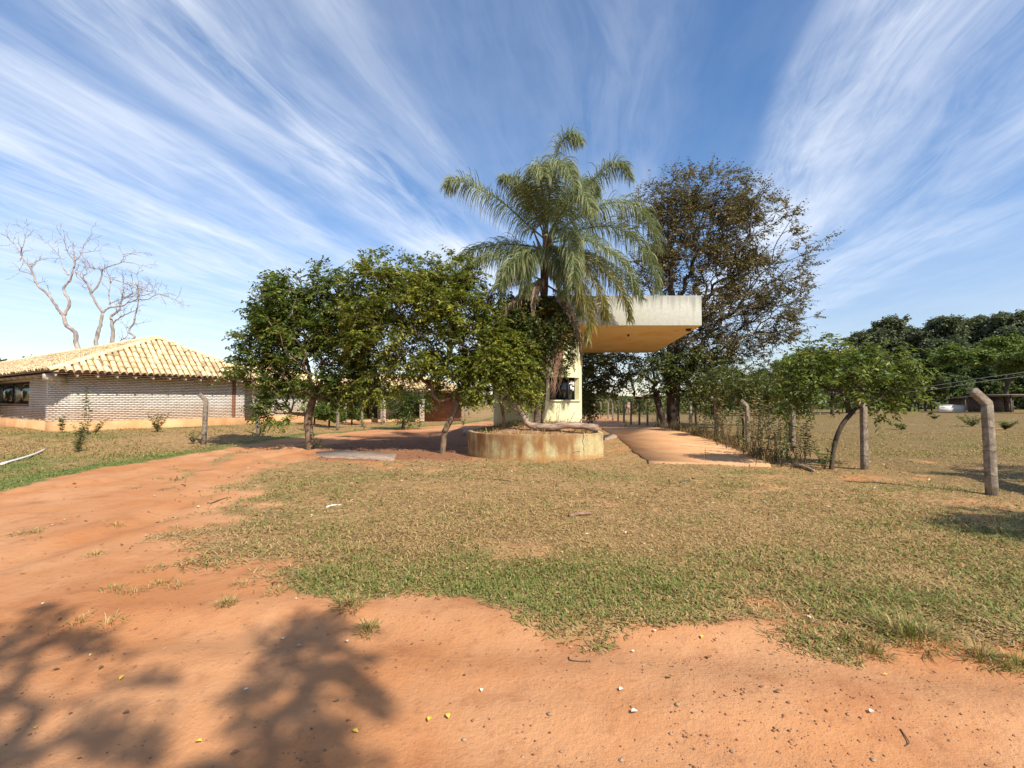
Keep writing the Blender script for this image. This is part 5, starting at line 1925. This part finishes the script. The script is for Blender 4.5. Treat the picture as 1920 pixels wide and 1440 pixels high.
dead_tree('middle bare dead tree with a long left-leaning limb and right-spreading boughs', [
    (zc([(930, 1480), (925, 1310), (930, 1210), (960, 1100), (990, 960)]), .24, .15, 0),
    (zc([(990, 960), (920, 850), (870, 750), (840, 670), (770, 600), (720, 560)]), .13, .06, -.8),
    (zc([(990, 960), (1060, 905), (1170, 895), (1240, 860), (1330, 830), (1420, 830), (1500, 790), (1580, 785), (1720, 850)]), .11, .02, 1.0),
    (zc([(880, 770), (950, 690), (975, 620), (1000, 540), (1080, 500), (1150, 480), (1190, 420), (1160, 350)]), .10, .03, .5),
    (zc([(1190, 420), (1260, 390), (1370, 370)]), .04, .015, .3), (zc([(1190, 470), (1300, 485), (1430, 520)]), .04, .012, -.4),
    (zc([(1000, 600), (1100, 640), (1250, 690), (1340, 735), (1430, 750), (1530, 740)]), .05, .015, -.6), (zc([(1000, 540), (900, 530), (830, 505)]), .05, .02, .4),
    (zc([(840, 660), (800, 610), (840, 580), (820, 500), (770, 420)]), .05, .02, .4), (zc([(770, 390), (870, 370), (990, 355)]), .035, .012, .4)], YD + 1, 70)
dead_tree('rightmost bare dead tree of white upright stems over the roof ridge', [
    (zc([(1085, 1480), (1085, 1290), (1090, 1150), (1080, 1050)]), .25, .16, 0),
    (zc([(1080, 1050), (1070, 1000), (1130, 950), (1160, 900), (1180, 800), (1190, 680), (1185, 600)]), .14, .03, .5),
    (zc([(1090, 1060), (1150, 1010), (1230, 970), (1320, 930)]), .08, .03, -.5),
    (zc([(1180, 1420), (1240, 1260), (1300, 1190), (1240, 1140), (1290, 1060), (1310, 960), (1335, 860), (1325, 770), (1335, 680), (1320, 590)]), .13, .03, .4),
    (zc([(1110, 1290), (1160, 1230), (1230, 1180), (1220, 1110)]), .06, .025, .3), (zc([(1180, 810), (1260, 790), (1275, 720), (1270, 600)]), .06, .02, -.4),
    (zc([(1335, 800), (1430, 780), (1480, 740), (1460, 690)]), .05, .015, .4), (zc([(1060, 880), (1050, 790), (1060, 710), (1060, 620), (1010, 570)]), .07, .025, .5),
    (zc([(1060, 870), (1170, 830), (1300, 800)]), .05, .02, .2)], YD + 2, 80)

# ------------------------------------------------------------------ distant trees: one of each kind, then copies
def far_tree(name, kind, leaf, h=10.0):
    """a tree of height h at the origin"""
    rs = []
    if kind == 'tall':
        att = []
        for k in range(9):
            a = rng.random() * 6.283
            r = h * (.05 + .17 * rng.random())
            c = np.array([math.cos(a) * r, math.sin(a) * r, h * (.48 + .46 * rng.random())])
            rr = h * (.09 + .05 * rng.random())
            att.append(c + norm(rng.normal(0, 1, (34, 3))) * rng.random((34, 1)) ** .5 * rr * np.array([1.1, 1.1, .75]))
        att = np.concatenate(att)
        trunk = [[0, 0, -.6], [.05, 0, h * .2], [-.06, .05, h * .45]]
        Ls, nt_, r0 = .036, 10, .022
    elif kind == 'round':
        att = []
        for k in range(11):
            a = rng.random() * 6.283
            r = h * (.10 + .30 * rng.random())
            c = np.array([math.cos(a) * r, math.sin(a) * r, h * (.34 + .48 * rng.random() * (1 - r / h))])
            rr = h * (.14 + .06 * rng.random())
            att.append(c + norm(rng.normal(0, 1, (34, 3))) * rng.random((34, 1)) ** .45 * rr)
        att = np.concatenate(att)
        att[:, 2] = np.maximum(att[:, 2], h * .08)
        trunk = [[0, 0, -.6], [.05, 0, h * .12], [0, .05, h * .3]]
        Ls, nt_, r0 = .038, 11, .028
    else:                                                              # flat, open
        att = []
        for k in range(11):
            a = rng.random() * 6.283
            r = h * (.1 + .42 * rng.random())
            c = np.array([math.cos(a) * r, math.sin(a) * r, h * (.62 + .22 * rng.random() - .25 * (r / h))])
            rr = h * .15
            att.append(c + norm(rng.normal(0, 1, (30, 3))) * rng.random((30, 1)) ** .45 * rr * np.array([1.2, 1.2, .6]))
        att = np.concatenate(att)
        trunk = [[0, 0, -.6], [.1, 0, h * .15], [-.1, .1, h * .32]]
        Ls, nt_, r0 = .036, 9, .022
    return make_tree(name, 'tree', 'tree', trunk, None, 0, 0, h * r0, h * .0016, leaf, M['bark_dark'], ntw=nt_, tlen=h * .055, nleaf=6, L=h * Ls, Wd=h * Ls * .55,
                     droop=.1, tone=(0, 1), bf=.25, att=att, first=.4, twr=h * .0006, spread=.9)


protos = {
    'tall': [far_tree('eucalyptus_tree', 'tall', M['leaf_far_blue']) for _ in range(3)],
    'dark': [far_tree('broadleaf_tree', 'round', M['leaf_far']) for _ in range(3)],
    'lime': [far_tree('light_green_tree', 'flat', M['leaf_far_lime']) for _ in range(2)],
    'gold': [far_tree('golden_tree', 'round', M['leaf_far_gold'])],
    'dome': [far_tree('broadleaf_tree', 'round', M['leaf_under'])],
    'bush': [far_tree('field_bush', 'round', M['leaf_far_lime'])],
}
taken = set()


def put_far(kind, px, ytop, D, label, group, wide=1.0, base=None, cat=None):
    v = protos[kind]
    i = int(rng.integers(len(v)))
    o = v[i]
    if (kind, i) in taken:
        o = copy_tree(v[i])
    taken.add((kind, i))
    x = P(px, 752, D)[0]
    zb = float(ground_h(x, D)) if base is None else base
    top = P(px, ytop, D)[2]
    s = max(.05, (top - zb) / 10.0)
    o.location = (x, D, zb)
    o.rotation_euler = (0, 0, rng.random() * 6.283)
    o.scale = (s * wide, s * wide, s)
    o['label'] = label
    if group:
        o['group'] = group
    elif 'group' in o:
        del o['group']
    if cat:
        o['category'] = cat
    return o


RG, HG = 'trees of the wooded ridge beyond the field', 'trees of the low treeline beyond the canopy'
for px, yt, D in ((1655, 610, 150), (1632, 632, 142), (1690, 628, 158), (1697, 612, 160), (1755, 610, 150), (1740, 640, 140), (1800, 606, 156), (1822, 628, 150), (1838, 602, 162),
                  (1868, 590, 150), (1905, 586, 142), (1888, 618, 130), (1776, 640, 145), (1940, 590, 145), (1985, 600, 140), (1720, 640, 150)):
    put_far('tall', px, yt, D, 'tall dark eucalyptus standing above the wooded ridge skyline', RG, 1.0)
for px, yt, D in ((1615, 662, 132), (1660, 655, 126), (1705, 650, 122), (1760, 655, 120), (1805, 650, 118), (1850, 660, 112), (1780, 690, 106), (1580, 676, 132), (1545, 680, 122), (1900, 645, 104), (1830, 695, 102),
                  (1745, 700, 110), (1470, 690, 122), (1430, 702, 112), (1940, 660, 100), (1990, 640, 100), (1680, 690, 108), (1640, 700, 112), (1400, 712, 120)):
    put_far('dark', px, yt, D, 'dense dark broadleaf tree in the mass of the wooded ridge', RG, 1.25)
put_far('lime', 1888, 622, 76, 'light green tree on the ridge edge nearest the bent-topped fence post', None, 1.0)
put_far('lime', 1945, 640, 66, 'pale green spreading tree cut off at the edge of the view beside the ridge', None, 1.0)
put_far('gold', 1735, 690, 84, 'golden-brown tree standing out against the dark ridge trees', None, .8)
put_far('gold', 1716, 712, 96, 'smaller golden-brown tree behind the brighter golden tree', None, .8)
put_far('lime', 1520, 636, 60, 'bright green tree rising just behind the crooked sapling', None, .75)
put_far('dark', 1445, 668, 62, 'dark round tree between the brown tree and the crooked sapling', None, .8)
put_far('dome', 1560, 640, 62, 'olive tree behind the crown of the crooked sapling', None, .8)
put_far('lime', 1480, 648, 52, 'bright olive tree rising between the scrub and the crooked sapling', None, .9)
put_far('dark', 1590, 646, 70, 'dark tree behind the right half of the sapling crown', None, 1.1)
put_far('dark', 1395, 700, 80, 'dark low tree showing through the gap right of the brown tree', None, 1.0)
put_far('dome', 18, 648, 62, 'grey-green domed tree beyond the far end of the house roof', None, .65)
for px, yt, D in ((1090, 728, 105), (1112, 726, 110), (1140, 732, 100), (1172, 736, 120), (1205, 738, 122), (1238, 734, 110), (1300, 722, 100), (1335, 714, 112), (1370, 712, 104), (870, 742, 112), (905, 735, 100), (845, 742, 122), (925, 742, 120), (1000, 735, 110), (960, 738, 110)):
    put_far('dark' if rng.random() < .7 else 'dome', px, yt, D, 'leafy tree in the distant treeline glimpsed beneath the canopy', HG, 1.5)
for px, yt, D in LATE:
    put_far('dark', px, yt, D, 'far broadleaf tree showing between the brick buildings and the bushy trees', 'trees beyond the brick buildings', 1.6)
# window greenery: unseen bushes added left of the view for the house window to mirror
for x_, y_, h_ in ((-29.5, 24.0, 3.6), (-32.5, 25.0, 4.4), (-35.5, 27.5, 4.8), (-33.5, 22.6, 4.6), (-38.0, 25.5, 5.0)):
    o = put_far('bush', 900, 700, 30, 'unseen leafy bush added beside the house for its window reflection', 'unseen bushes added for the window reflection', 1.1, cat='bush')
    o.location = (x_, y_, float(ground_h(x_, y_)) - .3)
    o.scale = (h_ / 9, h_ / 9, h_ / 10)
for px, yt, D, lb_ in ((590, 742, 31, 'scrubby bush between the lit brick wall and the annex'), (618, 748, 30, 'thicket bush left of the annex piers'), (660, 752, 34, 'bush growing against the annex openings'),
                       (1695, 772, 60, 'low round green bush out in the dry field'), 
                       (1745, 776, 58, 'small bush before the white wall in the field'), (1500, 768, 70, 'distant bush under the bright green tree'), (1440, 765, 70, 'distant bush under the dark round tree')):
    put_far('bush', px, yt, D, lb_, 'bushes in the fields', 1.1, cat='bush')
for kind, v in protos.items():
    for i, o in enumerate(v):
        if (kind, i) not in taken:
            for c_ in list(o.children):
                bpy.data.objects.remove(c_)
            bpy.data.objects.remove(o)

# low dark undergrowth filling the foot of the ridge wood
ug = MB()
n = 9000
px = rng.uniform(1340, 2050, n)
D = rng.uniform(98, 125, n)
x = (px - 960) / 900 * D
z = ground_h(x, D) + rng.random(n) ** 1.3 * (2.2 + 3.4 * fbm(x * .12, D * .12, 81, 3))
leaf_add(ug, np.stack([x, D, z], 1), norm(rng.normal(0, 1, (n, 3)) + [0, -.3, .3]), .7 + .6 * rng.random(n), .45, rng.random(n) * .8)
tag(ug.build('undergrowth', M['leaf_far'], kind='stuff'), 'dark undergrowth massed along the foot of the wooded ridge', 'undergrowth')
hg_ = MB()
n = 5200
px = rng.uniform(1085, 1330, n)
D = rng.uniform(58, 96, n)
x = (px - 960) / 900 * D
z = ground_h(x, D) + rng.random(n) ** 1.2 * (.8 + 2.2 * fbm(x * .2, D * .2, 91, 3))
leaf_add(hg_, np.stack([x, D, z], 1), norm(rng.normal(0, 1, (n, 3)) + [0, -.3, .3]), .38 + .3 * rng.random(n), .22, rng.random(n))
tag(hg_.build('thicket', M['leaf_under'], kind='stuff'), 'scrubby thicket along the far edge of the pasture', 'thicket')

# ------------------------------------------------------------------ sheds, wall, cattle and wires far across the field
def shed(px, D, w, d, h, label, rot=0.0):
    x = P(px, 752, D)[0]
    z = float(ground_h(x, D))
    o = np.array([x, D, z])
    ex, ey = np.array([math.cos(rot), math.sin(rot)]), np.array([-math.sin(rot), math.cos(rot)])
    t = thing('field_shed', label, 'shed', o, 'sheds at the foot of the wooded ridge')
    for a, b in ((-w / 2, 0), (0, 0), (w / 2, 0), (-w / 2, d), (w / 2, d)):
        m_ = MB()
        frame_box(m_, o, ex, ey, (a - .07, b - .07, -.2), (a + .07, b + .07, h - .02))
        m_.build('post', M['shed_wood'], t)
    m_ = MB()
    frame_box(m_, o, ex, ey, (-w / 2 + .08, d - .06, -.1), (w / 2 - .08, d + .04, h - .3))
    m_.build('back_wall', M['shed_wood'], t)
    m_ = MB()
    v = box_v((-w / 2 - .4, -.5, h), (w / 2 + .4, d + .4, h + .08))
    v[v[:, 1] > 0, 2] -= .35
    wv = o + v[:, :1] * np.array([*ex, 0]) + v[:, 1:2] * np.array([*ey, 0]) + v[:, 2:] * np.array([0, 0, 1])
    m_.add(wv, BOXF)
    m_.build('roof', M['shed_roof'], t)


shed(1722, 84, 5.0, 3.0, 2.6, 'open timber shed with grey roof below the golden tree', .1)
shed(1895, 74, 6.5, 3.5, 2.7, 'dark open timber shed at the ridge foot beyond the bent-topped post', -.1)
shed(1832, 86, 4.5, 3.0, 2.5, 'small dark shed between the white wall and the larger dark shed', .05)
wx = P(1785, 752, 78)
ww = MB()
frame_box(ww, [wx[0], 78, float(ground_h(wx[0], 78))], np.array([1.0, .1]), np.array([-.1, 1.0]), (-2.2, 0, -.1), (2.3, .25, 1.05))
frame_box(ww, [wx[0], 78, float(ground_h(wx[0], 78))], np.array([1.0, .1]), np.array([-.1, 1.0]), (-2.3, -.06, 1.05), (2.4, .31, 1.13))
tag(ww.build('low_wall', M['pale_wall']), 'low white wall standing out against the dark trees across the field', 'wall')


def cow(px, py, mat, label, heading, grazing):
    b = G(px, py)
    t = thing('cow', label, 'cow', b, 'cattle in the pasture beyond the canopy')
    h = heading
    ex, ey = np.array([math.cos(h), math.sin(h), 0]), np.array([-math.sin(h), math.cos(h), 0])
    Wv = lambda a, s, z: b + ex * a + ey * s + np.array([0, 0, z])
    vs_, es, rs = [], [], []

    def add(p, r, par_=None):
        vs_.append(p)
        rs.append(r)
        if par_ is not None:
            es.append((par_, len(vs_) - 1))
        return len(vs_) - 1
    hip = add(Wv(-.65, 0, 1.08), (.27, .30))
    bel = add(Wv(0, 0, 1.0), (.31, .34), hip)
    sho = add(Wv(.6, 0, 1.05), (.26, .33), bel)
    nz_ = .75 if grazing else 1.30
    nk = add(Wv(.95, 0, nz_ + .15), (.15, .18), sho)
    hd = add(Wv(1.18, 0, nz_ - (.25 if grazing else -.08)), (.13, .13), nk)
    mz = add(Wv(1.38, 0, nz_ - (.48 if grazing else .08)), (.085, .085), hd)
    for s in (-1, 1):
        add(Wv(1.10, s * .22, nz_ + (-.12 if grazing else .18)), (.035, .05), hd)
        for rt, a, back in ((hip, -.68, True), (sho, .55, False)):
            k1 = add(Wv(a + (.08 if back else 0), s * .17, .72), (.12, .13), rt)
            k2 = add(Wv(a - (.09 if back else -.02), s * .17, .40), (.065, .065), k1)
            k3 = add(Wv(a - (.03 if back else 0), s * .17, .05), (.055, .055), k2)
    tl_ = add(Wv(-.98, 0, .95), (.04, .04), hip)
    add(Wv(-1.0, 0, .45), (.035, .035), tl_)
    me = bpy.data.meshes.new('body')
    me.from_pydata([tuple(v) for v in vs_], es, [])
    o = bpy.data.objects.new('body', me)
    C.objects.link(o)
    me.materials.append(mat)
    sk = o.modifiers.new('skin', 'SKIN')
    for i, r in enumerate(rs):
        me.skin_vertices[0].data[i].radius = r
    me.skin_vertices[0].data[0].use_root = True
    sb = o.modifiers.new('sub', 'SUBSURF')
    sb.levels = sb.render_levels = 2
    put_under(o, t)


cow(1178, 778, M['cow_tan'], 'tan cow standing in the pasture between the bent posts', 1.3, False)
cow(1202, 777, M['cow_dark'], 'dark cow standing right of the tan cow in the pasture', 1.9, False)
cow(1191, 776, M['cow_dark'], 'dark cow grazing just behind the tan cow', .4, True)

wx_ = MB()
for k, (pts) in enumerate(([(1240, 728, 60), (1440, 727, 60), (1692, 728, 60), (1860, 706, 44), (2050, 680, 36)], [(1240, 735, 60), (1440, 734, 60), (1692, 735, 60), (1860, 713, 44), (2050, 690, 36)])):
    mbw = MB()
    tube(mbw, catmull([P(a, b, c) for a, b, c in pts], 40), .022, 4)
    tag(mbw.build('power_wire', M['power_wire']), ['upper thin pale wire strung across the field before the ridge', 'lower thin pale wire strung across the field before the ridge'][k], 'wire', 'overhead wires across the field')

# ------------------------------------------------------------------ weeds along the right fence and by the house
FW = 'tall dry weeds along the field fence'
spots = [(1330, 826), (1352, 832), (1366, 828), (1385, 838), (1402, 842), (1418, 838), (1432, 850), (1448, 848), (1462, 858), (1475, 862), (1490, 860), (1505, 868), (1515, 858), (1440, 838), (1370, 846), (1395, 852), (1410, 856), (1425, 862), (1450, 868), (1345, 838), (1380, 832), (1462, 846), (1500, 850), (1320, 820), (1355, 822), (1470, 876)]
for k, (px, py) in enumerate(spots):
    weed('tall_weed', 'thin brown-stemmed weed in the row beside the driveway', G(px + rng.normal(0, 4), py), 1.0 + 1.1 * rng.random() ** 1.5, 3, M['weed'] if k % 2 else M['dry_weed'], .16, (.05 * rng.normal(), 0), .12, .048, 15, 'weed', FW, r=.009, bushy=1.0)
for px, py, h, lb_ in ((1312, 822, .75, 'green leafy weed clump at the driveway edge by the wooden posts'), (1302, 812, .8, 'dark green weed clump between the wooden posts'), (1455, 866, .55, 'low dark brush clump at the front corner of the driveway'),
                       (1430, 860, .45, 'scrubby brush clump beside the driveway edge'), (1485, 872, .4, 'low brush at the foot of the fence post left of the sapling'), (1272, 806, .5, 'weeds round the roots of the big brown tree'), (1228, 803, .6, 'weeds beneath the leaning dark wooden post'),
                       (1105, 798, .6, 'weeds at the side wall of the tower base'), (1172, 802, .5, 'tuft of weeds below the row of bent posts')):
    weed('brush_clump', lb_, G(px, py), h, 9, M['weed'] if rng.random() < .6 else M['dry_weed'], .5, (0, 0), .085, .032, 12, 'weed', 'brush clumps by the driveway', bushy=.8)
dw = MB()
n = 2600
t_ = rng.random(n)
x = 6.6 + 3.2 * t_ + rng.normal(0, .55, n)
y = 13.0 + 16 * t_ + rng.normal(0, .8, n)
k = ~in_drive(x, y)
x, y = x[k], y[k]
n = len(x)
d = norm(np.stack([rng.normal(0, .35, n), rng.normal(0, .35, n), np.ones(n)], 1))
leaf_add(dw, np.stack([x, y, ground_h(x, y)], 1), d, .18 + .4 * rng.random(n) ** 2, .022 + .012 * rng.random(n), rng.random(n))
tag(dw.build('dry_weeds', M['dry_weed'], kind='stuff'), 'dry stalks and dead grass massed along the field fence', 'weeds')

hl = [(165, 815, 2.0, 4, 'tall leafy weed standing against the lit house wall', .06), (117, 812, .75, 3, 'small dark weed at the house corner', .1), (146, 848, .85, 5, 'twiggy dark shrub on the lawn near the house corner', .4),
      (363, 822, .45, 5, 'low dark weed beside the lone bent post', .5), (490, 815, .8, 8, 'bright green leafy bush by the end of the lit wall', .5), (150, 818, .55, 5, 'bushy weed at the foot of the tall weed', .5), (178, 815, .6, 5, 'side shoots leaning right of the tall weed', .6)]
for px, py, h, ns, lb_, spd in hl:
    weed('lawn_weed', lb_, G(px, py), h, ns, M['leaf_far_lime'] if px == 490 else M['weed'], spd, (0, 0), .15, .055, 16, 'weed', 'weeds on the house lawn', bushy=1.3 if h > .6 else .8)
for px, py, h, ns, lb_ in ((1822, 800, .8, 26, 'leafy green shrub out in the dry field left of the bent-topped post'), (1884, 806, .5, 20, 'low green shrub in the field behind the bent-topped post'),
                           (1690, 806, .35, 14, 'small flat shrub in the open field right of the crooked sapling'), (1752, 786, .5, 16, 'little shrub far out in the field before the white wall'), (1648, 792, .4, 12, 'small dark shrub in the field beside the upright post behind the sapling')):
    weed('field_shrub', lb_, G(px, py), h, ns, M['weed'], 1.1, (0, 0), .17, .07, 9, 'shrub', 'low shrubs out in the field', bushy=1.0)
weed('lawn_bush', 'olive bush with upright shoots below the lit house wall', G(295, 810), .9, 14, M['weed'], .55, (0, 0), .13, .045, 14, 'bush', 'weeds on the house lawn', bushy=1.2, tone=(.4, 1))

# ------------------------------------------------------------------ things lying on the ground
pole = MB()
a, b = G(2, 874), G(85, 846)
tube(pole, catmull([a + [0, 0, .05], (a + b) / 2 + [.05, .1, .06], b + [0, 0, .07]], 12), np.linspace(.035, .022, 12), 7)
tag(pole.build('white_pole', M['white_pole'], smooth=True), 'long whitish pole lying on the house lawn', 'pole')


def stick(p, q, r, mat, label, group=None, name='fallen_stick'):
    a, b = G(*p), G(*q)
    mb = MB()
    c = catmull([a + [0, 0, r * .6], (a + b) / 2 + [rng.normal(0, .02), rng.normal(0, .02), r * .9], b + [0, 0, r * .6]], 8)
    tube(mb, c, np.linspace(r, r * .55, 8), 6, rough=.25)
    return tag(mb.build(name, mat, smooth=True), label, 'stick', group)


ST = 'sticks lying on the ground'
stick((1067, 970), (1108, 965), .035, M['root'], 'reddish-brown chunk of branch lying mid-turf before the planter', ST)
stick((1488, 874), (1527, 886), .06, M['driftwood'], 'pinkish log lying near the foot of the crooked sapling', ST)
stick((1066, 1233), (1108, 1242), .0045, M['twig'], 'thin dark twig on the orange dirt below the turf edge', ST)
stick((1688, 1368), (1696, 1400), .0035, M['twig'], 'thin twig near the lower edge of the dirt track', ST)
stick((612, 952), (640, 948), .016, M['white_pole'], 'pale straight stick on the turf', ST)
stick((1275, 905), (1294, 901), .016, M['twig'], 'curved dark stick on the turf before the driveway', ST)
stick((395, 945), (428, 933), .012, M['twig'], 'dark stick at the edge of the dirt bend', ST)
stick((926, 900), (958, 903), .014, M['twig'], 'dark twig on the turf left of the planter front', ST)


def fallen(px, py, mat, size, label, group, ang=None):
    b = G(px, py)
    mb = MB()
    a = rng.random() * 6.28 if ang is None else ang
    d = np.array([math.cos(a), math.sin(a), .12])
    s = np.array([-math.sin(a), math.cos(a), 0])
    pts, tt = [], np.linspace(0, 1, 6)
    for t in tt:
        w_ = size * .34 * math.sin(math.pi * min(1, t * .92 + .04)) + .001
        z = .010 + size * .18 * math.sin(t * 3.1)
        for sd in (-1, 0, 1):
            pts.append(b + d * size * (t - .5) + s * w_ * sd + np.array([0, 0, z + (.10 * size if sd else 0)]))
    f = [[i * 3 + j, i * 3 + j + 1, i * 3 + 4 + j, i * 3 + 3 + j] for i in range(5) for j in range(2)]
    mb.add(np.array(pts), np.array(f))
    return tag(mb.build('fallen_leaf', mat, smooth=True), label, 'leaf', group)


FY, FP = 'fallen yellow leaves on the dirt', 'pale dry leaves on the dirt'
for px, py in ((372, 1394), (228, 1274), (66, 1368), (666, 1375), (1317, 1197), (1660, 1268), (806, 1352), (840, 1346)):
    fallen(px, py, M['leaf_fallen_yellow'], .024 + .014 * rng.random(), 'bright yellow leaf fallen on the orange dirt', FY)
for px, py in ((903, 1297), (1190, 1338), (1227, 1185), (1635, 1338), (80, 1134), (462, 1296), (1186, 1224), (1165, 1296), (650, 1205), (530, 1200), (1609, 1160), (1517, 1160)):
    fallen(px, py, M['leaf_fallen_pale'], .024 + .014 * rng.random(), 'pale dry leaf fallen on the orange dirt', FP)
for px, py in ((632, 1317), (190, 1254), (105, 1258), (236, 1340), (440, 1416), (1460, 1300), (1258, 1272), (1330, 1235)):
    fallen(px, py, M['litter'], .030 + .014 * rng.random(), 'curled dark brown leaf fallen on the orange dirt', 'dark leaves on the dirt')


def pebble(px, py, r, label, group):
    b = G(px, py)
    mb = MB()
    v, f = [], []
    nr_, ns_ = 5, 8
    for i in range(nr_):
        th = math.pi * (i + .5) / nr_
        for j in range(ns_):
            ph = 6.283 * j / ns_
            k = r * (.8 + .4 * rng.random())
            v.append(b + np.array([math.sin(th) * math.cos(ph) * k * 1.2, math.sin(th) * math.sin(ph) * k, math.cos(th) * k * .7 + r * .3]))
    for i in range(nr_ - 1):
        for j in range(ns_):
            f.append([i * ns_ + j, (i + 1) * ns_ + j, (i + 1) * ns_ + (j + 1) % ns_, i * ns_ + (j + 1) % ns_])
    f += [list(range(ns_)), [(nr_ - 1) * ns_ + j for j in range(ns_)][::-1]]
    mb.add(np.array(v), f)
    return tag(mb.build('pebble', M['stone'], smooth=True), label, 'stone', group)


for px, py in ((1166, 1427), (1052, 1410), (870, 1388), (1373, 1410), (1638, 1426), (1258, 1377), (1270, 1322), (1030, 1340), (1455, 1385), (1330, 1395), (1590, 1340), (980, 1420), (1780, 1390), (1690, 1330), (560, 1420), (300, 1210)):
    pebble(px, py, .006 + .008 * rng.random(), 'small brown pebble on the open dirt track', 'pebbles on the dirt track')


def tuft(px, py, nb, h, rad, label, green=.4):
    b = G(px, py)
    mb = MB()
    az = rng.random(nb) * 6.283
    r_ = rad * rng.random(nb) ** .7
    x, y = b[0] + np.cos(az) * r_, b[1] + np.sin(az) * r_
    grn_ = rng.random(nb) < green
    tone = np.where(grn_, .6 + .35 * rng.random(nb), .05 + .45 * rng.random(nb))
    tl_ = np.clip(R(12) + R(60) * (r_ / rad) + R(12) * rng.normal(0, 1, nb), 0, R(85))
    z = ground_h(x, y)
    az = np.where(rng.random(nb) < .55, rng.random(nb) * 6.283, az)
    d = np.stack([np.cos(az) * np.sin(tl_), np.sin(az) * np.sin(tl_), np.cos(tl_)], 1)
    L = h * (.25 + .85 * rng.random(nb) ** 1.3)
    sd = np.stack([-np.sin(az), np.cos(az), np.zeros(nb)], 1)
    p0 = np.stack([x, y, z], 1)
    p1 = p0 + d * (L * .5)[:, None]
    d2 = norm(d + np.stack([np.cos(az) * .5, np.sin(az) * .5, -.35 * np.ones(nb)], 1))
    p2 = p1 + d2 * (L * .5)[:, None]
    w_ = .0028
    v = np.stack([p0 - sd * w_, p0 + sd * w_, p1 + sd * w_, p1 - sd * w_, p2], 1).reshape(-1, 3)
    i = np.arange(nb)[:, None] * 5
    mb.add(v, np.concatenate([i + np.array([[0, 1, 2]]), i + np.array([[0, 2, 3]]), i + np.array([[3, 2, 4]])]), np.repeat(tone, 5))
    return tag(mb.build('grass_tuft', M['grass']), label, 'grass tuft', 'grass tufts along the turf edge')


tuft(690, 1182, 170, .10, .085, 'lone dry grass tuft on bare dirt beside the shadow tip')
tuft(655, 1134, 240, .13, .12, 'grass tuft at the turf edge just above the shadow tip')
tuft(425, 1131, 120, .08, .08, 'flat little grass tuft alone on the dirt bend', .5)
tuft(1705, 1190, 520, .16, .22, 'large coarse grass clump at the turf edge nearest the fence', .55)
tuft(1655, 1168, 220, .15, .14, 'coarse grass clump behind the large one at the turf edge', .5)
tuft(1590, 1202, 140, .11, .08, 'small green grass clump before the large coarse one', .65)
tuft(1640, 1225, 150, .12, .10, 'dry grass clump sitting on the dirt below the large coarse one', .25)
tuft(1840, 1235, 200, .13, .13, 'low straggling grass clump on the turf lip', .45)
tuft(1905, 1250, 200, .13, .12, 'green grass clump at the very end of the turf lip', .6)
tuft(1250, 1105, 260, .10, .13, 'green grass clump inside the turf near its front edge', .8)
for px, py in ((250, 1110), (300, 1095), (215, 1105), (340, 1100), (460, 1095), (520, 1110), (180, 1040), (215, 985), (60, 1000), (280, 1070), (150, 1165), (205, 1170), (330, 990), (395, 985), (250, 915), (330, 880)):
    o = tuft(px + rng.normal(0, 4), py, 70, .075, .12, 'sparse flattened straw tuft on the bare dirt bend', .25)
    o['group'] = 'straw tufts on the dirt bend'

# ------------------------------------------------------------------ the trees behind the photographer that throw the near shadows
def shade_tree(label, base, sh, n_att, h0, leaf, Ls, leafy=1.0, tl=.5):
    """sh: (ground x, ground y, radius, height) of each clump of shade"""
    att = []
    tot = sum(s[2] ** 2 for s in sh)
    for gx_, gy_, r, h in sh:
        c = np.array([gx_ + SUN_H[0] * COT * h, gy_ + SUN_H[1] * COT * h, h])
        m = max(8, int(n_att * r * r / tot))
        d = norm(rng.normal(0, 1, (m, 3))) * (rng.random((m, 1)) ** (1 / 3)) * r
        att.append(c + d)
    att = np.concatenate(att)
    b = np.array([base[0], base[1], 0.0])
    trunk = [b, b + [.1, .1, h0 * .5], b + [0, .2, h0]]
    return make_tree('shade_tree', label, 'tree', trunk, None, 0, 0, .28, .012, leaf, M['bark_dark'], ntw=4, tlen=tl, nleaf=8, L=Ls, Wd=Ls * .5, att=att, bf=.2, first=.6, leafy=leafy)


shade_tree('broad tree behind the viewpoint casting dappled shade on the dirt', (3.2, -6.5),
           [(-3.3, 3.35, .32, 8.0), (-2.95, 3.0, .42, 7.6), (-2.45, 2.8, .36, 8.0), (-2.85, 2.45, .45, 7.8), (-2.2, 2.4, .40, 8.1), (-1.95, 2.1, .36, 7.6), (-2.6, 1.95, .5, 7.8), (-3.6, 2.6, .5, 7.9), (-2.2, 1.5, .5, 7.7), (-3.1, 1.9, .5, 8.0),
            (-1.40, 3.50, .13, 8.2), (-1.28, 3.1, .24, 8.0), (-1.12, 2.75, .26, 7.9), (-1.32, 2.45, .28, 8.1), (-.92, 2.35, .28, 8.0), (-1.0, 2.0, .32, 7.8), (-1.2, 1.6, .45, 7.9)],
           170, 4.5, M['leaf_dark'], .12, .62, .26)
shade_tree('tree beyond the right edge of the view shading the turf edge', (12.6, -.5),
           [(6.55, 6.05, .55, 6.5), (7.3, 6.4, .8, 7.0), (8.1, 5.7, 1.1, 6.5), (11.5, 10.6, 1.0, 6.8), (12.8, 10.9, 1.2, 7.2), (10.4, 10.4, .6, 6.4)],
           300, 4.0, M['leaf_dark'], .16)
